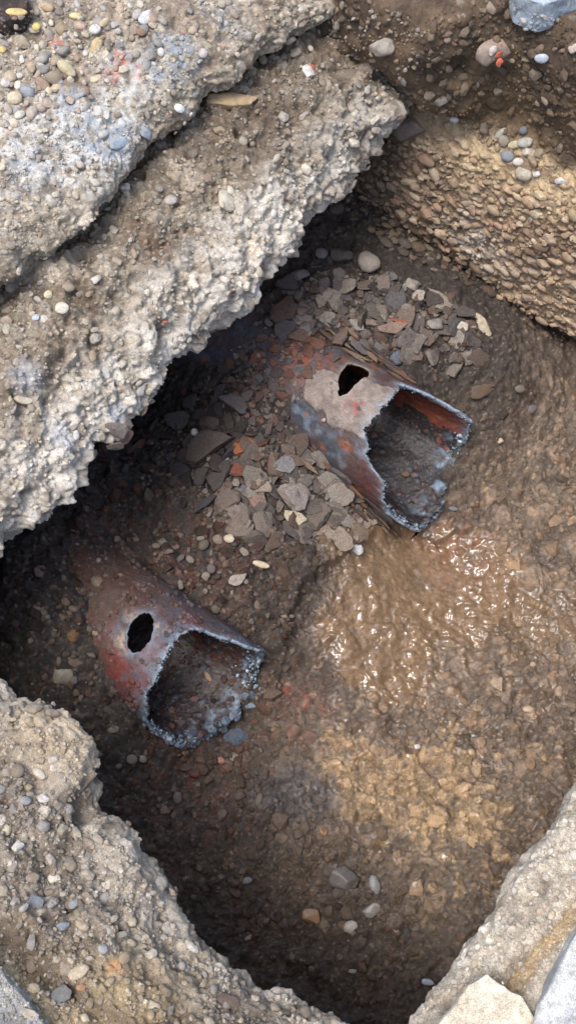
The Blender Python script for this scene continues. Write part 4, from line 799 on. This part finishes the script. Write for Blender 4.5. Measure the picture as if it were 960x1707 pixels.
# ------------------------------------------------------------------ rust flakes and rubble round the far pipe
for a in [(613, 441, 42, 40, -40, (150, 140, 126), "large rounded grey cobble lying behind the far pipe", 'pebble', 'stone'), (535, 424, 22, 20, 0, (120, 116, 112), "grey pebble in the shade of the ledge, near the rounded cobble", 'pebble', 'pebble'),
          (569, 427, 40, 28, -5, (84, 78, 74), "dark blocky stone left of the rounded grey cobble", 'rock', 'stone'), (500, 460, 22, 32, 110, (116, 108, 102), "grey jagged stone under the ledge lip", 'rock', 'stone'),
          (735, 508, 84, 44, -30, (150, 138, 122), "largest beige slab of scale leaning at the foot of the end wall", 'flake', 'stone_flake'), (700, 494, 26, 26, 60, (160, 152, 140), "pale plate touching the largest beige slab", 'flake', 'stone_flake'),
          (660, 545, 62, 26, 6, (134, 112, 98), "flat plate with a rusty upper edge beside the far pipe", 'flake', 'rust_flake'), (668, 537, 40, 10, -10, (150, 82, 56), "orange rusty sliver on the flat plate", 'flake', 'rust_flake'),
          (803, 546, 56, 25, -58, (182, 168, 144), "pale blade shaped stone at the end of the rubble", 'rock', 'stone'), (768, 543, 20, 28, 70, (186, 176, 158), "pale triangular stone next to the blade shaped one", 'rock', 'stone'),
          (723, 541, 20, 32, 88, (140, 132, 124), "upright grey stone between the flat plate and the triangular one", 'rock', 'stone'), (448, 538, 17, 20, 80, (118, 112, 106), "lone grey pebble in the shade on the far pipe's back", 'pebble', 'pebble'),
          (595, 543, 34, 22, -15, (140, 132, 122), "grey flake lying on the layered rust above the ragged hole", 'flake', 'rust_flake'), (509, 548, 20, 22, 30, (130, 122, 114), "grey roundish stone left of the layered rust", 'rock', 'stone'),
          (668, 592, 30, 46, 110, (96, 102, 110), "blue grey plate of scale above the far pipe's opening", 'flake', 'rust_flake'), (690, 590, 26, 30, 40, (112, 92, 84), "brown plate beside the blue grey one", 'flake', 'rust_flake'),
          (640, 470, 40, 36, 30, (116, 104, 96), "grey brown plate below the rounded cobble", 'flake', 'stone_flake'), (685, 475, 22, 26, 60, (150, 140, 128), "small pale rock against the foot of the end wall", 'rock', 'stone'),
          (345, 748, 96, 58, 38, (88, 76, 68), "big brown curved plate of scale on the dark heap", 'flake', 'rust_flake'), (360, 795, 66, 36, 62, (78, 70, 66), "dark grey plate below the big brown one", 'flake', 'rust_flake'),
          (406, 745, 36, 44, 70, (160, 92, 52), "bright orange rust flake beside the far pipe", 'flake', 'rust_flake'), (400, 782, 40, 30, 30, (124, 72, 52), "red brown flake under the bright orange one", 'flake', 'rust_flake'),
          (385, 670, 66, 32, -28, (92, 86, 84), "grey bar of scale lying along the back of the far pipe", 'flake', 'rust_flake'), (300, 698, 42, 62, 80, (84, 80, 76), "upright grey plate in the shade below the ledge", 'flake', 'rust_flake'),
          (325, 721, 13, 14, 0, (206, 204, 198), "white round pebble on the dark heap", 'pebble', 'pebble'), (345, 836, 62, 15, 40, (66, 60, 62), "thin dark blade of rust at the front of the heap", 'flake', 'rust_flake'),
          (495, 865, 50, 34, -20, (184, 170, 144), "cream beige plate, largest among the pale flakes", 'flake', 'stone_flake'), (487, 827, 54, 62, 50, (150, 138, 130), "pinkish grey plate above the cream beige one", 'flake', 'stone_flake'),
          (433, 812, 36, 32, 20, (150, 136, 118), "rounded tan flake in the pale rubble", 'flake', 'stone_flake'), (432, 840, 36, 28, -50, (138, 112, 98), "reddish brown flake below the rounded tan one", 'flake', 'rust_flake'),
          (391, 830, 46, 32, 24, (124, 112, 102), "grey brown flake at the dark edge of the rubble", 'flake', 'rust_flake'), (470, 775, 44, 34, 20, (128, 124, 122), "grey plate propped on the far pipe's flank", 'flake', 'rust_flake'),
          (382, 898, 17, 15, 0, (206, 190, 164), "small cream pebble below the rubble", 'pebble', 'pebble'), (435, 941, 28, 13, -14, (204, 186, 156), "cream sliver lying between the two pipes", 'pebble', 'pebble'),
          (593, 917, 22, 20, -60, (206, 206, 204), "white shard at the rim of the muddy puddle", 'chip', 'stone'), (394, 966, 38, 22, 12, (164, 150, 136), "pale torn flake below the cream sliver", 'flake', 'stone_flake'),
          (428, 912, 46, 16, 24, (74, 54, 48), "dark brown strip of rust below the rubble", 'flake', 'rust_flake'), (580, 868, 34, 26, -10, (140, 128, 118), "grey plate near the lower lip of the far pipe", 'flake', 'stone_flake'),
          (540, 700, 8, 8, 0, (160, 150, 140), "tiny pale crumb on the far pipe", 'pebble', 'pebble')]:
    mt = M_FLAKE if a[7] == 'flake' else M_STONE
    thing(*a[:7], kind=a[7], name=a[8], cat="flake" if a[7] == 'flake' else "stone", mat=mt, lift=.55, thick=.32 if a[7] == 'flake' else .7, tilt=.12 if a[7] == 'flake' else .05)
DEB = [(128, 118, 108), (148, 138, 126), (112, 102, 94), (134, 116, 104), (100, 92, 88), (162, 152, 138), (118, 98, 84), (120, 118, 118)]
DARKD = [(62, 56, 54), (74, 66, 62), (52, 48, 48), (84, 74, 68), (96, 62, 50), (70, 70, 74)]
scatter([(380, 790), (440, 730), (500, 740), (540, 770), (630, 860), (600, 900), (520, 910), (420, 900), (370, 850)], 150, 9, 62, ['flake', 'flake', 'flake', 'flake', 'flake', 'rock'], DEB, mind=8, power=1.9, mat=M_FLAKE, name="stone_flake", label="one of the grey and tan flakes heaped between the pipes", cat="flake", group="flakes heaped between the pipes", dust=.45, lift=.35, thick=.2, tilt=.34)
scatter([(470, 470), (600, 460), (700, 470), (800, 530), (810, 590), (740, 640), (660, 600), (560, 560), (470, 560)], 160, 8, 56, ['flake', 'flake', 'flake', 'flake', 'rock'], DEB, mind=8, power=1.9, mat=M_FLAKE, name="stone_flake", label="one of the grey flakes heaped behind the far pipe", cat="flake", group="flakes heaped behind the far pipe", dust=.45, lift=.35, thick=.22, tilt=.34)
scatter([(150, 760), (240, 670), (330, 640), (400, 680), (440, 740), (380, 800), (330, 850), (220, 830), (130, 850)], 80, 14, 46, ['flake', 'rock', 'flake'], DARKD, mind=17, power=1.5, mat=M_FLAKE, name="rust_flake", label="one of the dark scale pieces heaped under the ledge", cat="flake", group="dark scale heaped under the ledge", lift=.8, thick=.22, tilt=.45, dust=.2)
scatter([(330, 640), (420, 560), (520, 560), (560, 600), (490, 640), (470, 740), (400, 690)], 60, 10, 34, ['flake'], [(110, 84, 70), (84, 74, 70), (112, 78, 62), (98, 92, 90), (80, 60, 54)], mind=14, power=1.5, mat=M_FLAKE, name="rust_flake", label="one of the rust scales lifting off the far pipe's back", cat="flake", group="rust scales on the far pipe", lift=.4, thick=.22, tilt=.06)
for q0, q1, n_ in (((478, 742), (655, 880), 26), ((545, 545), (665, 620), 22)):     # laminated rust along both flanks of the far pipe
    for k in range(n_):
        t = R.random(); x = q0[0]+(q1[0]-q0[0])*t+R.gauss(0, 7); y = q0[1]+(q1[1]-q0[1])*t+R.gauss(0, 6)
        sl = R.uniform(30, 80); so = stone(x, y, sl, R.uniform(5, 10), -38+R.gauss(0, 5), col(*R.choice([(92, 76, 64), (70, 60, 56), (120, 100, 80), (58, 52, 52), (110, 80, 62)])), 'flake', "rust_strip", "one of the thin rust strips peeling along the far pipe", "rust strip", "rust strips along the far pipe", thick=.6, lift=.5, mat=M_FLAKE, tilt=.08)
        if so: SCAT.append((so, x, y, 'long ' if sl > 62 else ('short ' if sl < 44 else ''), 'rust strip'))
# ------------------------------------------------------------------ round the near pipe and over the floor
for a in [(103, 1127, 36, 36, -30, (158, 150, 130), "pale angular stone left of the near pipe", 'rock', 'stone'), (347, 1128, 20, 9, -55, (190, 164, 128), "cream pebble lying inside the near pipe", 'pebble', 'pebble'),
          (126, 1104, 18, 30, 60, (120, 102, 84), "brown pebble beside the pale angular stone", 'pebble', 'pebble'), (190, 1216, 22, 14, 0, (150, 138, 122), "grey tan pebble against the near pipe's flank", 'pebble', 'pebble'),
          (220, 1266, 18, 19, 0, (146, 138, 124), "left of two round pebbles below the near pipe", 'pebble', 'pebble'), (238, 1265, 14, 17, 90, (164, 154, 138), "right of two round pebbles below the near pipe", 'pebble', 'pebble'),
          (368, 1268, 14, 12, 0, (196, 140, 122), "pink crumb below the near pipe's mouth", 'chip', 'pebble'), (326, 1288, 24, 20, 10, (110, 62, 54), "dark red flake below the near pipe's mouth", 'flake', 'rust_flake'),
          (310, 1280, 22, 18, 30, (84, 58, 60), "purple brown flake beside the dark red one", 'flake', 'rust_flake'), (389, 1262, 16, 22, 100, (170, 160, 132), "cream upright stone beside the pink crumb", 'rock', 'stone'),
          (122, 1058, 22, 26, 40, (130, 92, 56), "ochre brown stone on the earth behind the near pipe", 'rock', 'stone'), (88, 1188, 26, 20, -20, (110, 106, 98), "grey stone at the foot of the near bank", 'rock', 'stone'),
          (880, 1182, 13, 20, 85, (190, 166, 124), "small tan pebble standing in the mud", 'pebble', 'pebble'), (574, 1466, 52, 44, -20, (108, 104, 100), "broad flat grey stone sunk in the earth", 'rock', 'stone'),
          (624, 1475, 32, 22, 105, (150, 152, 154), "pale grey oval stone right of the broad flat one", 'pebble', 'stone'), (618, 1519, 34, 26, 15, (164, 160, 154), "light grey angular stone below the pale oval one", 'rock', 'stone'),
          (584, 1545, 24, 24, 20, (206, 198, 184), "white round stone near the bottom of the pit", 'pebble', 'stone'), (520, 1526, 34, 26, -20, (190, 150, 112), "tan orange stone left of the white round one", 'rock', 'stone'),
          (410, 1468, 20, 13, 10, (158, 160, 160), "small grey pebble alone in the dark earth", 'pebble', 'pebble'), (693, 1475, 16, 12, 20, (198, 176, 158), "pinkish white chip right of the pale oval stone", 'chip', 'stone'),
          (415, 1563, 7, 17, 115, (206, 190, 160), "cream sliver in the dark earth", 'pebble', 'pebble'), (712, 1637, 24, 11, -10, (190, 200, 216), "bluish white sliver beside the pavement edge", 'pebble', 'pebble'),
          (588, 1619, 8, 14, 90, (180, 178, 174), "tiny upright white chip low in the pit", 'chip', 'stone'), (540, 1385, 14, 16, 60, (176, 128, 88), "small orange brown stone above the flat grey one", 'rock', 'stone'),
          (886, 682, 18, 14, 40, (108, 108, 116), "blue grey pebble in the soil at the foot of the end wall", 'pebble', 'pebble'), (834, 735, 12, 10, 0, (206, 190, 160), "pale yellow chip on the mud slope", 'chip', 'stone'),
          (866, 648, 18, 14, 0, (130, 124, 112), "grey pebble under the overhang of the end wall", 'pebble', 'pebble'), (755, 848, 16, 9, -10, (120, 134, 146), "small bluish pebble beside the far pipe's mouth", 'pebble', 'pebble'),
          (676, 790, 14, 12, 0, (120, 96, 76), "brown crumb lying inside the far pipe", 'pebble', 'pebble'), (800, 650, 40, 30, 10, (110, 92, 74), "brown clod beside the gap at the far pipe's end", 'rock', 'stone'),
          (695, 1245, 12, 10, 30, (210, 204, 200), "white speck of stone in the middle of the mud", 'chip', 'stone')]:
    wet = a[1] > 1140 and a[0] > 500
    thing(*a[:7], kind=a[7], name=a[8], cat={'rust_flake': 'flake', 'pebble': 'pebble'}.get(a[8], 'stone'), mat=M_FLAKE if a[7] == 'flake' else (M_WETSTONE if wet else M_STONE), lift=-.35 if a[2] > 48 else .05, thick=.55, dust=.35)
for k in range(34):       # slag crusted along the lower lip
    t = R.random(); x = 424-12*t-95*t**1.5+R.gauss(0, 6); y = 1140+100*t**.75+R.gauss(0, 6); l = R.uniform(7, 20)
    stone(x, y, l, l*R.uniform(.6, .95), R.uniform(0, 180), lin(*R.choice([(96, 110, 124), (120, 136, 150), (78, 86, 98), (140, 156, 168)])), 'chip', "slag_lump", parent=pipe1, thick=.6, lift=.2, mat=M_FLAKE, tilt=.3, dust=.2)
# slag lump broken off the near pipe
stone(395, 1232, 46, 38, 20, lin(86, 96, 108), 'chip', 'slag_lump', "blue grey lump of slag beside the near pipe's mouth", "slag", thick=.5, lift=.3, mat=M_FLAKE)
FL1 = [(180, 900), (260, 890), (400, 900), (500, 930), (500, 1020), (440, 1060), (380, 1030), (300, 980), (240, 940)]
scatter(FL1, 50, 9, 20, ['rock', 'chip', 'pebble'], DEB+[(90, 76, 66)]*4, mind=11, power=2, name="stone_chip", label="small stone in the dark earth between the two pipes", cat="stone", group="small stones between the pipes", dust=.45, lift=.0)
FL2 = [(20, 1010), (120, 960), (160, 1060), (200, 1180), (250, 1260), (420, 1250), (460, 1340), (330, 1360), (200, 1330), (150, 1230), (60, 1150), (0, 1110)]
scatter(FL2, 55, 9, 22, ['rock', 'chip', 'pebble'], DEB+[(90, 76, 66)]*5, mind=11, power=2, name="stone_chip", label="small stone in the dark earth around the near pipe", cat="stone", group="small stones around the near pipe", dust=.5, lift=.0)
FL3 = [(330, 1360), (480, 1350), (640, 1420), (760, 1500), (700, 1640), (600, 1700), (480, 1620), (340, 1540), (300, 1450)]
scatter(FL3, 60, 9, 24, ['rock', 'chip', 'rock'], [(84, 70, 60), (104, 88, 74), (70, 60, 54), (120, 92, 68), (140, 124, 108), (94, 84, 78)], mind=13, power=2, name="stone", label="small earthy stone at the narrow bottom of the pit", cat="stone", group="small stones at the bottom of the pit", dust=.45, lift=.0, mat=M_STONE)
gravel("gravel", "crumbs and grit on the dark pit floor", [(0, 960), (180, 780), (330, 860), (600, 900), (480, 1100), (500, 1300), (700, 1500), (640, 1690), (500, 1640), (300, 1500), (180, 1330), (60, 1150), (0, 1120)], 5600, 3, 15, [(84, 70, 60), (104, 88, 76), (66, 56, 50), (126, 92, 74), (150, 134, 116), (110, 104, 100), (120, 74, 58)], mat=M_SOIL, dust=.65, flat=.7)
gravel("clods", "coarse damp clods of earth over the dark pit floor", [(0, 960), (180, 800), (330, 870), (600, 905), (490, 1000), (480, 1100), (520, 1300), (640, 1420), (760, 1500), (640, 1690), (500, 1640), (300, 1500), (180, 1330), (60, 1150), (0, 1120)], 850, 8, 34, [(96, 80, 66), (120, 102, 84), (78, 66, 56), (136, 116, 96)], mat=M_SOIL, dust=.88, flat=.5, lift=-.12, sub=1)
gravel("clods", "coarse sticky clods on the mud slope", [(790, 580), (960, 660), (960, 1300), (800, 1540), (640, 1440), (540, 1240), (700, 1190), (850, 1100), (850, 900), (790, 860)], 450, 8, 34, [(134, 112, 90), (116, 98, 82), (150, 128, 102)], mat=M_SOIL, flat=.45, dust=.92, lift=-.15, sub=1)
gravel("gravel", "crumbs of scale around the far pipe", [(200, 780), (330, 640), (480, 480), (600, 450), (800, 530), (800, 600), (700, 620), (560, 560), (480, 700), (620, 860), (420, 900)], 5200, 4, 15, DEB+DARKD, mat=M_SOIL, flat=.35, dust=.5)
gravel("gravel", "small stones pressed into the mud slope", [(780, 600), (960, 660), (960, 1300), (800, 1500), (700, 1480), (560, 1300), (850, 1100), (800, 880), (760, 800)], 2200, 3, 14, [(124, 104, 84), (150, 130, 106), (100, 86, 74), (128, 118, 110)], mat=M_SOIL, flat=.5, dust=.75, lift=.0)

# ------------------------------------------------------------------ near bank and pavement edge
for a in [(131, 1620, 40, 23, 33, (186, 168, 140), "smooth tan oblong pebble near the outer line of the bank"), (106, 1655, 30, 46, 110, (112, 112, 108), "grey flat stone beside the weathered paving slab", 'flake'),
          (125, 1505, 24, 18, 40, (142, 146, 150), "bluish grey stone in the middle of the near bank", 'rock'), (60, 1502, 30, 24, -30, (114, 117, 121), "dark blue grey stone left of the bluish grey one", 'rock'),
          (107, 1543, 26, 16, 20, (132, 138, 142), "blue grey angular stone between the bluish one and the tan pebble", 'rock'), (268, 1472, 28, 26, 0, (168, 160, 148), "round grey knob on the ragged edge of the near bank"),
          (172, 1582, 17, 17, 0, (150, 148, 144), "round grey pebble right of the tan oblong one"), (142, 1542, 16, 15, 0, (150, 134, 116), "small brown pebble next to the blue grey angular stone"),
          (90, 1466, 24, 18, 30, (206, 196, 176), "whitish chip on the upper part of the near bank", 'chip'), (72, 1330, 18, 24, 80, (206, 200, 188), "white stone under the big pale lump of the bank", 'rock'),
          (136, 1646, 18, 12, 0, (160, 120, 88), "reddish brown pebble just below the tan oblong one"), (12, 1385, 16, 16, 20, (196, 182, 150), "cream block at the border of the near bank", 'rock'),
          (30, 1410, 22, 16, 40, (190, 184, 172), "pale angular stone near the cream block", 'rock'), (322, 1580, 24, 14, -20, (196, 190, 178), "pale stone on the lip of the near bank, beyond the round grey knob", 'rock'),
          (380, 1668, 40, 26, -30, (104, 88, 78), "dark brown clod on the near bank's lip", 'rock'), (58, 1182, 22, 34, 110, (150, 136, 118), "standing shard at the top of the near bank", 'rock'),
          (43, 1335, 20, 14, 0, (140, 138, 136), "grey pebble at the foot of the big pale lump")]:
    thing(*a[:7], kind=a[7] if len(a) > 7 else 'pebble', lift=.3, thick=.6, cat="stone")
BANK = [(0, 1160), (60, 1195), (140, 1260), (150, 1340), (250, 1470), (300, 1560), (400, 1630), (560, 1700), (560, 1707), (0, 1707)]
scatter(BANK, 290, 8, 28, ['rock', 'rock', 'chip', 'pebble'], PALE+[(150, 134, 112), (120, 108, 94), (134, 118, 98)]*2, mind=13, power=2.6, name="stone", dust=.6, parent=OBJ["earth_bank"], lift=-.05)
gravel("gravel", "fine grit over the near gravel bank", BANK, 5000, 4, 13, PALE+[(120, 106, 90), (100, 88, 76)]*2)
BASEP = [(700, 1690), (780, 1580), (850, 1490), (960, 1330), (960, 1540), (890, 1650), (870, 1660), (810, 1620)]
scatter(BASEP, 120, 6, 18, ['rock', 'chip', 'pebble'], PALE+[(120, 106, 92)], mind=11, power=2.5, name="stone", dust=.6, parent=OBJ["pavement_base"], lift=-.15)
gravel("gravel", "fine aggregate on the pavement edge", BASEP, 2600, 3, 9, PALE+[(200, 186, 160)]*4, lift=0.)
name_all()
